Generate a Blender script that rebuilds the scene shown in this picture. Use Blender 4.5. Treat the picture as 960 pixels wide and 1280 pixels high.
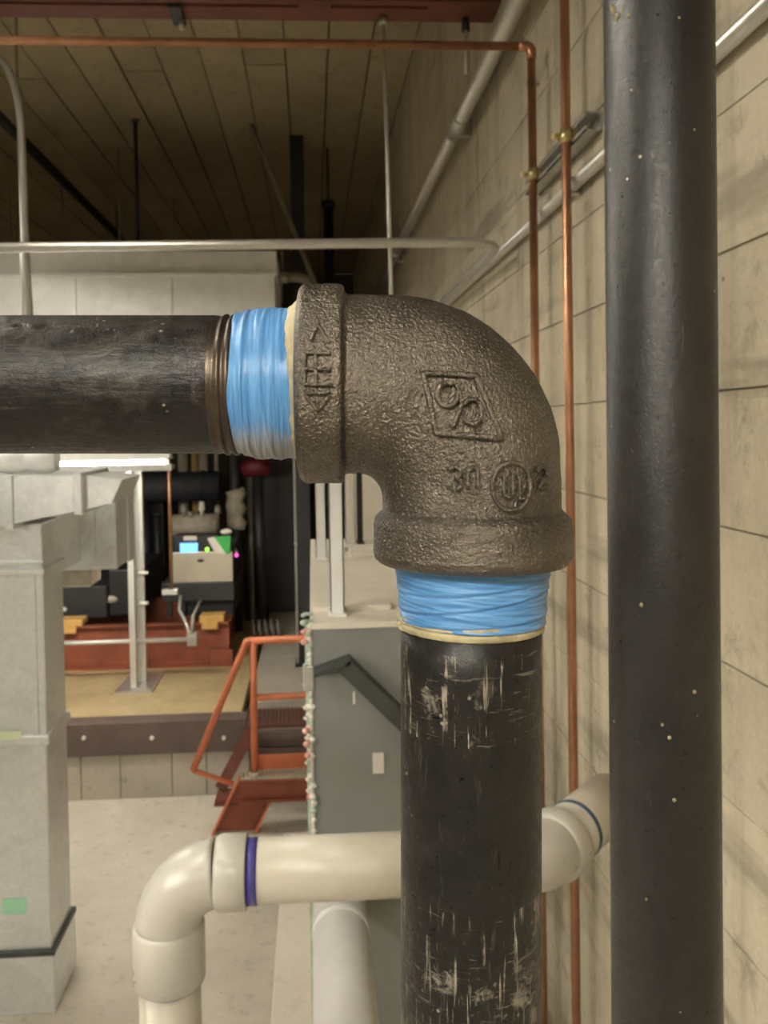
import bpy, bmesh, math, random
from mathutils import Vector, Matrix, noise
from mathutils.bvhtree import BVHTree

for o in list(bpy.data.objects):
    bpy.data.objects.remove(o, do_unlink=True)
SC = bpy.context.scene
COL = SC.collection
PI = math.pi
rnd = random.Random(7)

# ------------------------------------------------------------------ camera
F = 1000.0                      # focal length in pixels of a 960x1280 frame
CX, CY = 445.0, 555.0           # principal point (lens shift)
YAW, PITCH, ROLL = math.atan(55 / F), math.atan(20 / F), 0.017
CAM = Vector((0, 0, 2.37))
fwd = Vector((math.sin(YAW) * math.cos(PITCH), math.cos(YAW) * math.cos(PITCH), -math.sin(PITCH)))
r0 = fwd.cross(Vector((0, 0, 1))).normalized()
u0 = r0.cross(fwd).normalized()
RIGHT = (r0 * math.cos(ROLL) - u0 * math.sin(ROLL)).normalized()
UP = (u0 * math.cos(ROLL) + r0 * math.sin(ROLL)).normalized()
cd = bpy.data.cameras.new('camera')
cam = bpy.data.objects.new('camera', cd)
COL.objects.link(cam)
R3 = Matrix((RIGHT, UP, -fwd)).transposed()
cam.matrix_world = Matrix.Translation(CAM) @ R3.to_4x4()
cd.sensor_fit = 'AUTO'
cd.sensor_width = 36.0
cd.lens = 36.0 * F / 1280.0
cd.shift_x = (480 - CX) / 1280.0
cd.shift_y = -(640 - CY) / 1280.0
cd.clip_start = 0.02
cd.dof.use_dof = True
cd.dof.focus_distance = 0.325
cd.dof.aperture_fstop = 24.0
SC.camera = cam

# ------------------------------------------------------------------ world, exposure
w = bpy.data.worlds.new('world'); SC.world = w
w.use_nodes = True
w.node_tree.nodes['Background'].inputs[0].default_value = (1.0, 0.9, 0.75, 1)
w.node_tree.nodes['Background'].inputs[1].default_value = 0.05
SC.view_settings.view_transform = 'Standard'
SC.view_settings.look = 'None'
SC.view_settings.gamma = 1.0
SC.view_settings.use_curve_mapping = False
SC.view_settings.exposure = 0.55
SC.cycles.max_bounces = 8
SC.cycles.diffuse_bounces = 5
TUBE = 70.0                     # emission of the fluorescent tubes

# ------------------------------------------------------------------ pixel -> place
def ray(u, v):
    return RIGHT * ((u - CX) / F) + UP * (-(v - CY) / F) + fwd
def aY(u, v, Y):
    d = ray(u, v); return CAM + d * (Y / d.y)
def aX(u, v, X):
    d = ray(u, v); return CAM + d * (X / d.x)
def aZ(u, v, Z):
    d = ray(u, v); return CAM + d * ((Z - CAM.z) / d.z)
def aC(u, v, D):
    return CAM + ray(u, v) * D
def rect(ua, va, ub, vb, Y):
    a, b, c, d = aY(ua, va, Y), aY(ub, va, Y), aY(ua, vb, Y), aY(ub, vb, Y)
    return ((a.x + c.x) / 2, (b.x + d.x) / 2, (c.z + d.z) / 2, (a.z + b.z) / 2)   # x0 x1 z0 z1

# ------------------------------------------------------------------ materials
class NT:
    def __init__(s, name):
        s.m = bpy.data.materials.new(name); s.m.use_nodes = True
        s.t = s.m.node_tree; s.b = s.t.nodes['Principled BSDF']
    def n(s, typ, **kw):
        nd = s.t.nodes.new(typ)
        for k, v in kw.items(): setattr(nd, k, v)
        return nd
    def l(s, a, b): s.t.links.new(a, b)
    def pos(s, world=False, scale=(1, 1, 1), rot=(0, 0, 0)):
        if world: src = s.n('ShaderNodeNewGeometry').outputs['Position']
        else: src = s.n('ShaderNodeTexCoord').outputs['Object']
        mp = s.n('ShaderNodeMapping'); s.l(src, mp.inputs[0])
        mp.inputs['Scale'].default_value = scale; mp.inputs['Rotation'].default_value = rot
        return mp.outputs[0]
    def noise(s, vec, scale, detail=4, rough=0.6, dist=0.0):
        nd = s.n('ShaderNodeTexNoise'); s.l(vec, nd.inputs['Vector'])
        nd.inputs['Scale'].default_value = scale; nd.inputs['Detail'].default_value = detail
        nd.inputs['Roughness'].default_value = rough; nd.inputs['Distortion'].default_value = dist
        return nd.outputs['Fac']
    def voro(s, vec, scale, out='Distance', feature='F1'):
        nd = s.n('ShaderNodeTexVoronoi', feature=feature); s.l(vec, nd.inputs['Vector'])
        nd.inputs['Scale'].default_value = scale
        return nd.outputs[out]
    def ramp(s, fac, stops, interp='LINEAR'):
        nd = s.n('ShaderNodeValToRGB'); s.l(fac, nd.inputs[0]); cr = nd.color_ramp; cr.interpolation = interp
        while len(cr.elements) < len(stops): cr.elements.new(0.5)
        for e, (p, c) in zip(cr.elements, stops):
            e.position = p
            e.color = (c, c, c, 1) if isinstance(c, (int, float)) else (*c, 1)
        return nd.outputs[0]
    def mix(s, fac, a, b, mode='MIX'):
        nd = s.n('ShaderNodeMix', data_type='RGBA', blend_type=mode)
        for sock, v in ((nd.inputs[0], fac), (nd.inputs[6], a), (nd.inputs[7], b)):
            if isinstance(v, (int, float)): sock.default_value = v
            elif isinstance(v, tuple): sock.default_value = (*v, 1)
            else: s.l(v, sock)
        return nd.outputs[2]
    def math(s, op, a, b=0.0):
        nd = s.n('ShaderNodeMath', operation=op)
        for sock, v in ((nd.inputs[0], a), (nd.inputs[1], b)):
            if isinstance(v, (int, float)): sock.default_value = v
            else: s.l(v, sock)
        return nd.outputs[0]
    def sep(s, vec):
        nd = s.n('ShaderNodeSeparateXYZ'); s.l(vec, nd.inputs[0]); return nd.outputs
    def bump(s, h, strength=0.3, dist=0.01, prev=None):
        nd = s.n('ShaderNodeBump'); s.l(h, nd.inputs['Height'])
        nd.inputs['Strength'].default_value = strength; nd.inputs['Distance'].default_value = dist
        if prev is not None: s.l(prev, nd.inputs['Normal'])
        s.l(nd.outputs[0], s.b.inputs['Normal']); return nd.outputs[0]
    def base(s, c):
        if isinstance(c, tuple): s.b.inputs['Base Color'].default_value = (*c, 1)
        else: s.l(c, s.b.inputs['Base Color'])
    def rough(s, c):
        if isinstance(c, (int, float)): s.b.inputs['Roughness'].default_value = c
        else: s.l(c, s.b.inputs['Roughness'])
    def metal(s, v): s.b.inputs['Metallic'].default_value = v
    def spec(s, v): s.b.inputs['Specular IOR Level'].default_value = v

def concrete(name, c0, c1, grime=0.5, rough=0.85, pits=True, streak=0.0):
    k = NT(name); p = k.pos(True)
    a = k.noise(p, 1.3, 6, 0.65, 0.4); b = k.noise(p, 14, 5, 0.7); f = k.noise(p, 90, 3, 0.6)
    col = k.mix(k.ramp(a, [(0.3, 0.0), (0.7, 1.0)]), c0, c1)
    col = k.mix(k.math('MULTIPLY', k.ramp(b, [(0.55, 0.0), (0.78, 1.0)]), grime), col, tuple(x * 0.42 for x in c0))
    col = k.mix(k.ramp(f, [(0.3, 0.0), (0.75, 0.25)]), col, tuple(min(1, x * 1.25) for x in c1))
    if streak:
        sv = k.noise(k.pos(True, (7, 7, 0.5)), 1.6, 5, 0.65, 0.3); sh = k.noise(k.pos(True, (6, 0.8, 6)), 1.2, 4, 0.6)
        col = k.mix(k.math('MULTIPLY', k.ramp(sv, [(0.48, 0.0), (0.72, 1.0)]), streak), col, tuple(x * 0.55 for x in c0))
        col = k.mix(k.math('MULTIPLY', k.ramp(sh, [(0.58, 0.0), (0.68, 1.0)]), streak * 0.9), col, tuple(x * 0.40 for x in c0))
    oi = k.n('ShaderNodeObjectInfo').outputs['Random']
    col = k.mix(1.0, col, k.ramp(oi, [(0.0, 0.86), (1.0, 1.0)]), 'MULTIPLY')
    if pits:
        v = k.voro(k.pos(True, (1, 1, 1)), 16)
        g = k.noise(p, 3.0, 2)
        pit = k.math('MULTIPLY', k.ramp(v, [(0.05, 1.0), (0.09, 0.0)]), k.ramp(g, [(0.5, 0.0), (0.56, 1.0)]))
        col = k.mix(k.math('MULTIPLY', pit, 0.75), col, (0.07, 0.055, 0.04))
    k.base(col); k.rough(rough); k.spec(0.25)
    k.bump(k.math('ADD', k.math('MULTIPLY', b, 0.7), k.math('MULTIPLY', f, 0.4)), 0.35, 0.008)
    return k.m

def painted(name, c, rough=0.45, var=0.25, chips=None, scale=6, spec=0.5):
    k = NT(name); p = k.pos(True)
    a = k.noise(p, scale, 5, 0.65); f = k.noise(p, scale * 9, 4, 0.7)
    col = k.mix(k.ramp(a, [(0.3, 0.0), (0.72, 1.0)]), tuple(x * (1 - var) for x in c), tuple(min(1, x * (1 + var * 0.6)) for x in c))
    if chips: col = k.mix(k.ramp(f, [(0.64, 0.0), (0.72, 0.8)]), col, chips)
    k.base(col); k.rough(k.math('ADD', k.math('MULTIPLY', f, 0.25), rough - 0.1)); k.spec(spec)
    k.bump(f, 0.08, 0.003)
    return k.m

def galv(name, c=(0.62, 0.63, 0.62), rough=0.38, scale=26, metal=0.75, dirt=0.25):
    k = NT(name); p = k.pos(True)
    v = k.voro(p, scale, 'Color'); a = k.noise(p, 2.2, 5, 0.7, 0.5)
    bw = k.n('ShaderNodeRGBToBW'); k.l(v, bw.inputs[0])
    col = k.mix(bw.outputs[0], tuple(x * 0.93 for x in c), tuple(min(1, x * 1.06) for x in c))
    col = k.mix(k.math('MULTIPLY', k.ramp(a, [(0.5, 0.0), (0.72, 1.0)]), dirt * 2), col, tuple(x * 0.5 for x in c))
    k.base(col); k.metal(metal); k.rough(k.math('ADD', k.math('MULTIPLY', a, 0.3), rough - 0.15))
    k.bump(k.noise(p, 5, 2), 0.12, 0.02)
    return k.m

def emit(name, c, s):
    k = NT(name); k.base(tuple(c)); k.rough(0.5)
    k.b.inputs['Emission Color'].default_value = (*c, 1); k.b.inputs['Emission Strength'].default_value = s
    return k.m

def cast_iron():
    k = NT('cast_iron'); p = k.pos()
    g = k.noise(p, 1700, 2, 0.6); g2 = k.noise(p, 820, 2, 0.55); a = k.noise(p, 34, 4, 0.6)
    col = k.mix(k.ramp(a, [(0.3, 0.0), (0.7, 1.0)]), (0.105, 0.090, 0.074), (0.190, 0.165, 0.136))
    col = k.mix(k.ramp(g2, [(0.60, 0.0), (0.80, 0.6)]), col, (0.30, 0.26, 0.205))
    k.base(col); k.metal(0.9)
    k.rough(k.ramp(g2, [(0.3, 0.40), (0.7, 0.27)]))
    h = k.math('ADD', k.math('MULTIPLY', g2, 1.0), k.math('MULTIPLY', g, 0.55))
    k.bump(h, 0.9, 0.0009)
    return k.m

def black_pipe(name, marks, base=(0.009, 0.0083, 0.0075), wear=(0.10, 0.095, 0.085)):
    # lacquered steel pipe; its axis is local X (marks=='h') or Z
    k = NT(name); p = k.pos(); axis = (4, 60, 60) if marks == 'h' else (60, 60, 4)
    a = k.noise(p, 38, 6, 0.72, 0.6); f = k.noise(p, 170 if marks != 'seam' else 210, 5, 0.75, 0.8)
    st = k.noise(k.pos(False, (14, 110, 110) if marks == 'h' else (110, 110, 14)), 1.6, 5, 0.7, 0.4)
    col = k.mix(k.ramp(a, [(0.40, 0.0), (0.75, 0.55)]), base, (0.028, 0.025, 0.022))
    col = k.mix(k.math('MULTIPLY', k.ramp(f, [(0.60, 0.0), (0.72, 1.0)]), k.ramp(a, [(0.42, 0.0), (0.62, 0.6)])), col, wear)
    if marks == 'h':
        pa = k.noise(k.pos(False, (30, 60, 60)), 1.0, 6, 0.75, 0.8)
        col = k.mix(k.ramp(pa, [(0.50, 0.0), (0.60, 0.55), (0.70, 0.75)]), col, (0.052, 0.044, 0.036))
    sc = k.math('MULTIPLY', k.ramp(st, [(0.62, 0.0), (0.70, 1.0)]), 0.28)
    col = k.mix(sc, col, tuple(min(1, x * 1.6) for x in wear))
    if marks != 'seam':
        dv = k.voro(p, 210); dg = k.noise(p, 55, 3)
        col = k.mix(k.math('MULTIPLY', k.ramp(dv, [(0.10, 0.8), (0.2, 0.0)]), k.ramp(dg, [(0.58, 0.0), (0.64, 1.0)])), col, (0.30, 0.27, 0.22))
    x, y, z = k.sep(k.pos())
    if marks == 'wrench':
        # tool-scuffed bands: bright vertical and horizontal scratches below the joint and near the bottom
        for (zt, zb, side, amt) in ((-0.008, -0.044, 0, 1.0), (-0.110, -0.185, 1, 0.8)):
            band = k.math('MULTIPLY', k.math('LESS_THAN', z, zt), k.math('GREATER_THAN', z, zb))
            v1 = k.noise(k.pos(False, (420, 420, 26)), 1.0, 3, 0.6, 0.3)
            v2 = k.noise(k.pos(False, (60, 60, 520)), 1.0, 3, 0.6, 0.5)
            blot = k.noise(k.pos(False, (1, 1, 1)), 75 if not side else 60, 4, 0.7)
            m1 = k.ramp(v1, [(0.60, 0.0), (0.66, 1.0)]); m2 = k.ramp(v2, [(0.60, 0.0), (0.66, 0.4)])
            m = k.math('MULTIPLY', k.math('MAXIMUM', m1, m2), k.ramp(blot, [(0.40, 0.0), (0.55, 1.0)]))
            solid = k.math('MULTIPLY', k.ramp(blot, [(0.56, 0.0), (0.62, 0.65)]), k.ramp(f, [(0.42, 0.0), (0.56, 1.0)]))
            if not side: solid = k.math('MULTIPLY', solid, k.ramp(k.math('ADD', k.math('MULTIPLY', x, 14), 0.5), [(0.2, 1.0), (0.62, 0.0)]))
            m = k.math('MULTIPLY', k.math('MULTIPLY', k.math('MAXIMUM', m, solid), band), amt * 0.8)
            col = k.mix(m, col, (0.38, 0.33, 0.265))
    if marks == 'seam':
        # flecks of white paint
        v = k.voro(p, 62); g = k.noise(p, 40, 2)
        m = k.math('MULTIPLY', k.ramp(v, [(0.05, 1.0), (0.11, 0.0)]), k.ramp(g, [(0.62, 0.0), (0.64, 1.0)]))
        col = k.mix(m, col, (0.6, 0.55, 0.42))
    k.base(col)
    k.rough(k.ramp(f, [(0.3, 0.24), (0.7, 0.50)])); k.spec(0.30 if marks != 'seam' else 0.6)
    k.bump(k.math('ADD', k.math('MULTIPLY', st if marks == 'h' else a, 0.55), k.math('MULTIPLY', f, 0.5)), {'h': 0.7, 'wrench': 0.5, 'seam': 0.65}[marks], 0.0014)
    return k.m

def tape_mat(axis):
    k = NT('blue_tape'); sc = (26, 300, 300)
    p = k.pos(False, (330, 26, 26) if axis == 'x' else (30, 30, 380), (0, 0, 0.22) if axis == 'x' else (0, 0.2, 0))
    a = k.noise(p, 1.0, 5, 0.62, 0.5); b = k.noise(k.pos(), 45, 4, 0.6)
    col = k.mix(k.ramp(a, [(0.32, 0.0), (0.70, 1.0)]), (0.045, 0.175, 0.43), (0.15, 0.36, 0.66))
    x, y, z = k.sep(k.pos())
    if axis == 'x':   # pipe compound smeared over the lower side
        m = k.math('MULTIPLY', k.ramp(k.math('ADD', k.math('MULTIPLY', k.math('SUBTRACT', 0.032, z), 25), k.math('MULTIPLY', b, 0.5)), [(0.48, 0.0), (0.70, 0.8)]), 1.0)
        col = k.mix(m, col, (0.36, 0.35, 0.33))
    else:
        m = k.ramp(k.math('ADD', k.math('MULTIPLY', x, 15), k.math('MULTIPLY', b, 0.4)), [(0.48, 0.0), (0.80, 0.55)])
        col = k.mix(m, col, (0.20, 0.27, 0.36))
    k.base(col); k.rough(0.36); k.spec(0.45)
    k.b.inputs['Subsurface Weight'].default_value = 0.0
    k.bump(k.math('ADD', a, k.math('MULTIPLY', b, 0.35)), 0.5, 0.0016)
    return k.m

M = {}
M['wall'] = concrete('board_marked_concrete', (0.36, 0.315, 0.225), (0.585, 0.525, 0.40), 0.9, streak=0.55)
M['wall_joint'] = concrete('wall_joint', (0.26, 0.21, 0.14), (0.36, 0.29, 0.20), 0.3, pits=False)
M['ceiling'] = concrete('ceiling_concrete', (0.35, 0.285, 0.175), (0.48, 0.40, 0.26), 0.8)
M['joint'] = concrete('dark_joint', (0.16, 0.125, 0.085), (0.22, 0.175, 0.12), 0.3, pits=False)
M['floor'] = concrete('floor_concrete', (0.37, 0.335, 0.275), (0.55, 0.505, 0.425), 0.7, 0.6)
M['pad'] = concrete('pad_concrete', (0.66, 0.61, 0.51), (0.80, 0.75, 0.65), 0.35, 0.7)
M['backwall'] = concrete('back_wall_paint', (0.075, 0.07, 0.06), (0.12, 0.11, 0.095), 0.4, 0.8)
M['iron'] = cast_iron()
M['pipe_h'] = black_pipe('black_steel_horizontal', 'h')
M['pipe_v'] = black_pipe('black_steel_scuffed', 'wrench')
M['pipe_r'] = black_pipe('black_steel_flecked', 'seam', (0.011, 0.0105, 0.010), (0.06, 0.056, 0.05))
M['thread'] = painted('cut_thread', (0.085, 0.066, 0.050), 0.38, 0.4, (0.25, 0.2, 0.15), 90); M['thread'].node_tree.nodes['Principled BSDF'].inputs['Metallic'].default_value = 0.8
M['tape_x'] = tape_mat('x'); M['tape_z'] = tape_mat('z')
M['dope'] = painted('pipe_compound', (0.43, 0.37, 0.215), 0.6, 0.45, (0.13, 0.11, 0.075), 75)
M['copper'] = painted('copper', (0.48, 0.25, 0.145), 0.36, 0.30, None, 12); M['copper'].node_tree.nodes['Principled BSDF'].inputs['Metallic'].default_value = 0.9
M['brass'] = painted('zinc_brass', (0.62, 0.52, 0.26), 0.32, 0.25, None, 40); M['brass'].node_tree.nodes['Principled BSDF'].inputs['Metallic'].default_value = 0.9
M['emt'] = galv('galvanised_conduit', (0.60, 0.59, 0.55), 0.36, 60, 0.75, 0.15)
M['strut'] = galv('galvanised_strut', (0.66, 0.65, 0.61), 0.42, 60, 0.55, 0.15)
M['duct'] = galv('galvanised_duct', (0.74, 0.765, 0.765), 0.38, 70, 0.5, 0.24)
M['plenum'] = galv('plenum_sheet', (0.84, 0.84, 0.80), 0.55, 14, 0.0, 0.06)
M['white_pipe'] = painted('white_jacket', (0.74, 0.73, 0.70), 0.45, 0.10)
M['flex'] = painted('white_flex', (0.80, 0.80, 0.77), 0.6, 0.08)
M['pvc'] = painted('pvc', (0.47, 0.435, 0.355), 0.34, 0.10, None, 5)
M['pvc_fit'] = painted('pvc_fitting', (0.47, 0.45, 0.395), 0.28, 0.06, None, 5)
M['primer'] = painted('purple_primer', (0.065, 0.060, 0.30), 0.4, 0.2)
M['primer2'] = painted('blue_cement', (0.03, 0.075, 0.14), 0.4, 0.2)
M['red'] = painted('red_oxide', (0.27, 0.075, 0.040), 0.5, 0.35, (0.15, 0.06, 0.04), 5)
M['darkred'] = painted('dark_red_oxide', (0.15, 0.045, 0.028), 0.55, 0.3, (0.08, 0.03, 0.02), 5)
M['orange'] = painted('orange_rail_paint', (0.56, 0.165, 0.075), 0.45, 0.2, None, 8)
M['ochre'] = painted('ochre_deck', (0.46, 0.36, 0.20), 0.6, 0.25, (0.33, 0.25, 0.13), 3)
M['brown'] = painted('brown_curb_plank', (0.115, 0.080, 0.070), 0.6, 0.25, (0.17, 0.13, 0.11), 5)
M['gray'] = painted('grey_equipment_paint', (0.215, 0.222, 0.208), 0.42, 0.12, None, 3)
M['darkgray'] = painted('dark_grey_paint', (0.040, 0.047, 0.042), 0.45, 0.2)
M['black'] = painted('black_paint', (0.016, 0.016, 0.017), 0.45, 0.3)
M['charcoal'] = painted('charcoal_paint', (0.026, 0.027, 0.029), 0.45, 0.2)
M['navy'] = painted('dark_lagging', (0.032, 0.034, 0.044), 0.6, 0.3)
M['steel'] = galv('stainless', (0.66, 0.61, 0.50), 0.33, 4, 0.6, 0.1)
M['beige'] = painted('beige_lagging', (0.42, 0.37, 0.29), 0.6, 0.25, None, 20)
M['rubber'] = painted('grey_flex_conduit', (0.30, 0.28, 0.24), 0.45, 0.15)
M['label'] = painted('white_label', (0.72, 0.66, 0.60), 0.5, 0.05)
M['mint'] = painted('mint_tape', (0.36, 0.72, 0.50), 0.5, 0.1)
M['paletape'] = painted('pale_green_tape', (0.62, 0.72, 0.48), 0.5, 0.1)
M['pinkcap'] = painted('pink_cap', (0.70, 0.36, 0.32), 0.5, 0.15, None, 30)
M['greencap'] = painted('grey_green_cap', (0.42, 0.52, 0.43), 0.5, 0.25, None, 30)
M['palecap'] = painted('pale_cap', (0.74, 0.74, 0.66), 0.5, 0.15, None, 30)
M['wood'] = painted('yellow_wood', (0.66, 0.40, 0.13), 0.6, 0.2, None, 20)
M['green'] = painted('green_card', (0.035, 0.36, 0.07), 0.5, 0.1)
M['maroon'] = painted('maroon_valve', (0.16, 0.012, 0.022), 0.45, 0.2)
M['tube'] = emit('fluorescent_tube', (1.0, 0.94, 0.82), TUBE)
M['tube_low'] = emit('fluorescent_tube_left', (1.0, 0.94, 0.82), TUBE * 0.9)
M['tube_dim'] = emit('fluorescent_tube_dim', (1.0, 0.94, 0.82), TUBE * 1.1)
M['tube_high'] = emit('added_tube_high', (1.0, 0.94, 0.82), TUBE * 0.7)
M['tube_rear'] = emit('added_tube_rear', (1.0, 0.94, 0.82), TUBE * 0.45)
M['lcd'] = emit('blue_screen', (0.16, 0.46, 1.0), 1.1)
M['led'] = emit('green_lamp', (0.25, 1.0, 0.05), 2.0)
M['pinkled'] = emit('pink_lamp', (1.0, 0.10, 0.55), 1.2)

# ------------------------------------------------------------------ mesh helpers
class MB:
    def __init__(s): s.bm = bmesh.new()
    def hull(s, pts, faces):
        vs = [s.bm.verts.new(p) for p in pts]
        for f in faces: s.bm.faces.new([vs[i] for i in f])
        return s
    def box(s, x0, x1, y0, y1, z0, z1, bev=0.0):
        pts = [(x, y, z) for z in (z0, z1) for y in (y0, y1) for x in (x0, x1)]
        n0 = len(s.bm.edges)
        vs = [s.bm.verts.new(p) for p in pts]
        es = set()
        for f in ((0, 2, 3, 1), (4, 5, 7, 6), (0, 1, 5, 4), (2, 6, 7, 3), (0, 4, 6, 2), (1, 3, 7, 5)):
            fc = s.bm.faces.new([vs[i] for i in f]); es |= set(fc.edges)
        if bev > 0: bmesh.ops.bevel(s.bm, geom=list(es), offset=bev, segments=2, affect='EDGES', profile=0.5)
        return s
    def obox(s, c, ax, ay, az, hx, hy, hz):     # oriented box
        c = Vector(c); ax, ay, az = (Vector(q).normalized() for q in (ax, ay, az))
        pts = [c + ax * hx * i + ay * hy * j + az * hz * k for k in (-1, 1) for j in (-1, 1) for i in (-1, 1)]
        return s.hull(pts, ((0, 2, 3, 1), (4, 5, 7, 6), (0, 1, 5, 4), (2, 6, 7, 3), (0, 4, 6, 2), (1, 3, 7, 5)))
    def prism(s, poly, y0, y1):                 # poly of (x,z), extruded along y
        n = len(poly)
        pts = [(x, y0, z) for x, z in poly] + [(x, y1, z) for x, z in poly]
        fs = [tuple(range(n)), tuple(range(2 * n - 1, n - 1, -1))] + [(i, i + n, (i + 1) % n + n, (i + 1) % n) for i in range(n)]
        return s.hull(pts, fs)
    def tube(s, pts, r, seg=12, caps=True):
        pts = [Vector(p) for p in pts]
        rs = r if isinstance(r, (list, tuple)) else [r] * len(pts)
        rings = []; prev = None
        for i, p in enumerate(pts):
            if i == 0: t = pts[1] - p
            elif i == len(pts) - 1: t = p - pts[-2]
            else: t = (pts[i + 1] - p).normalized() + (p - pts[i - 1]).normalized()
            t.normalize()
            if prev is None:
                a = t.orthogonal().normalized()
            else:
                a = (prev - t * prev.dot(t)); a = a.normalized() if a.length > 1e-6 else t.orthogonal().normalized()
            prev = a; b = t.cross(a)
            rings.append([s.bm.verts.new(p + (a * math.cos(2 * PI * k / seg) + b * math.sin(2 * PI * k / seg)) * rs[i]) for k in range(seg)])
        for A, B in zip(rings, rings[1:]):
            for k in range(seg): s.bm.faces.new((A[k], A[(k + 1) % seg], B[(k + 1) % seg], B[k])).smooth = True
        if caps:
            s.bm.faces.new(rings[0][::-1]); s.bm.faces.new(rings[-1])
        return s
    def sphere(s, c, r, sx=1, sy=1, sz=1, u=12, v=8):
        bmesh.ops.create_uvsphere(s.bm, u_segments=u, v_segments=v, radius=r, matrix=Matrix.Translation(c) @ Matrix.Diagonal((sx, sy, sz, 1)))
        return s
    def grid(s, fn, nu, nv, wrap=True, smooth=True):    # fn(i,j) -> point; wraps in j
        g = [[s.bm.verts.new(fn(i, j)) for j in range(nv)] for i in range(nu)]
        for i in range(nu - 1):
            for j in range(nv if wrap else nv - 1):
                s.bm.faces.new((g[i][j], g[i + 1][j], g[i + 1][(j + 1) % nv], g[i][(j + 1) % nv])).smooth = smooth
        return s
    def build(s, name, mat, parent=None, recalc=True):
        if recalc: bmesh.ops.recalc_face_normals(s.bm, faces=s.bm.faces[:])
        me = bpy.data.meshes.new(name); s.bm.to_mesh(me); s.bm.free()
        me.materials.append(M[mat] if isinstance(mat, str) else mat)
        o = bpy.data.objects.new(name, me); COL.objects.link(o)
        if parent is not None:
            o.parent = parent
            if parent.get('root_inv'): o.matrix_parent_inverse = parent_inverse(parent)
        return o

def parent_inverse(p):
    return ROOTM[p.name].inverted()
ROOTM = {}

def tag(o, label=None, cat=None, group=None, kind=None):
    if label: o['label'] = label
    if cat: o['category'] = cat
    if group: o['group'] = group
    if kind: o['kind'] = kind
    return o
def empty(name, loc=(0, 0, 0), rot=None, local=False):
    """root of a thing; its parts are given in world coordinates unless local"""
    o = bpy.data.objects.new(name, None); COL.objects.link(o)
    m = Matrix.Translation(Vector(loc))
    if rot is not None: m = m @ rot.to_4x4()
    o.matrix_world = m; o.empty_display_size = 0.05
    if not local:
        o['root_inv'] = 1; ROOTM[o.name] = m
    return o
def thing(name, loc, label, cat, group=None, rot=None, local=False):
    return tag(empty(name, loc, rot, local), label, cat, group)
def struct(o): o['kind'] = 'structure'; return o
def arc(c, a, b, a0, a1, n=10):
    c, a, b = Vector(c), Vector(a), Vector(b)
    return [c + a * math.cos(a0 + (a1 - a0) * i / n) + b * math.sin(a0 + (a1 - a0) * i / n) for i in range(n + 1)]
def round_path(pts, r, n=8):
    """polyline with its corners rounded to radius r"""
    pts = [Vector(p) for p in pts]; out = [pts[0]]
    for p, q, s in zip(pts, pts[1:], pts[2:]):
        d0, d1 = (p - q).normalized(), (s - q).normalized()
        ang = d0.angle(d1); t = min(r / math.tan(ang / 2), (p - q).length * 0.49, (s - q).length * 0.49)
        a, b = q + d0 * t, q + d1 * t
        for i in range(n + 1):
            k = i / n
            out.append(a * (1 - k) ** 2 + q * 2 * k * (1 - k) + b * k * k)
    out.append(pts[-1]); return out

# ================================================================== ROOM
W, CZ = 0.66, 2.37 + 2.3            # right wall plane, ceiling height
XL, YB, YF = -6.0, 12.0, -3.0
DECK = 0.50
struct(MB().box(XL - .2, W + .3, YF - .2, YB + .2, -.2, 0).build('floor', 'floor'))
wr = struct(MB().box(W + .006, W + .3, YF, YB, 0, CZ).build('wall_right', 'wall_joint'))
def board_mesh(sx, sy, sz):
    return MB().box(-sx / 2, sx / 2, -sy / 2, sy / 2, -sz / 2, sz / 2, 0.0015)
protos = {}
def board(parent, mat, sx, sy, sz, loc):
    key = (mat, round(sx, 4), round(sy, 3), round(sz, 3))
    if key not in protos:
        o = board_mesh(sx, sy, sz).build('form_board', mat); protos[key] = o.data
    else:
        o = bpy.data.objects.new('form_board', protos[key]); COL.objects.link(o)
    o.location = loc; o.parent = parent
zrow = 0.0
row = 0
while zrow < CZ - 0.02:
    h = min(0.22, CZ - zrow)
    y = YF + (row * 1.9) % 4.8 - 4.8
    while y < YB:
        y0, y1 = max(y, YF), min(y + 4.8, YB)
        if y1 - y0 > 0.1:
            board(wr, 'wall', 0.012, y1 - y0 - 0.002, h - 0.003, (W + 0.006 + rnd.uniform(-.0012, .0012), (y0 + y1) / 2, zrow + h / 2))
        y += 4.8
    zrow += 0.22; row += 1
ce = struct(MB().box(XL, W + .3, YF, YB, CZ + .006, CZ + .3).build('ceiling', 'joint'))
x = W; row = 0
while x > XL:
    y = YF + (row * 1.37) % 4.0 - 4.0
    while y < YB:
        y0, y1 = max(y, YF), min(y + 4.0, YB)
        if y1 - y0 > 0.1:
            board(ce, 'ceiling', 0.26 - 0.012, y1 - y0 - 0.008, 0.018, (x - .13, (y0 + y1) / 2, CZ + 0.006 + rnd.uniform(-.007, .007)))
        y += 4.0
    x -= 0.26; row += 1
struct(MB().box(XL, W, YB, YB + .2, 0, CZ).build('wall_back', 'backwall'))
struct(MB().box(XL - .2, XL, YF, YB, 0, CZ).build('wall_left', 'wall'))
struct(MB().box(XL, W, YF - .2, YF, 0, CZ).build('wall_front', 'wall'))

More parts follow.
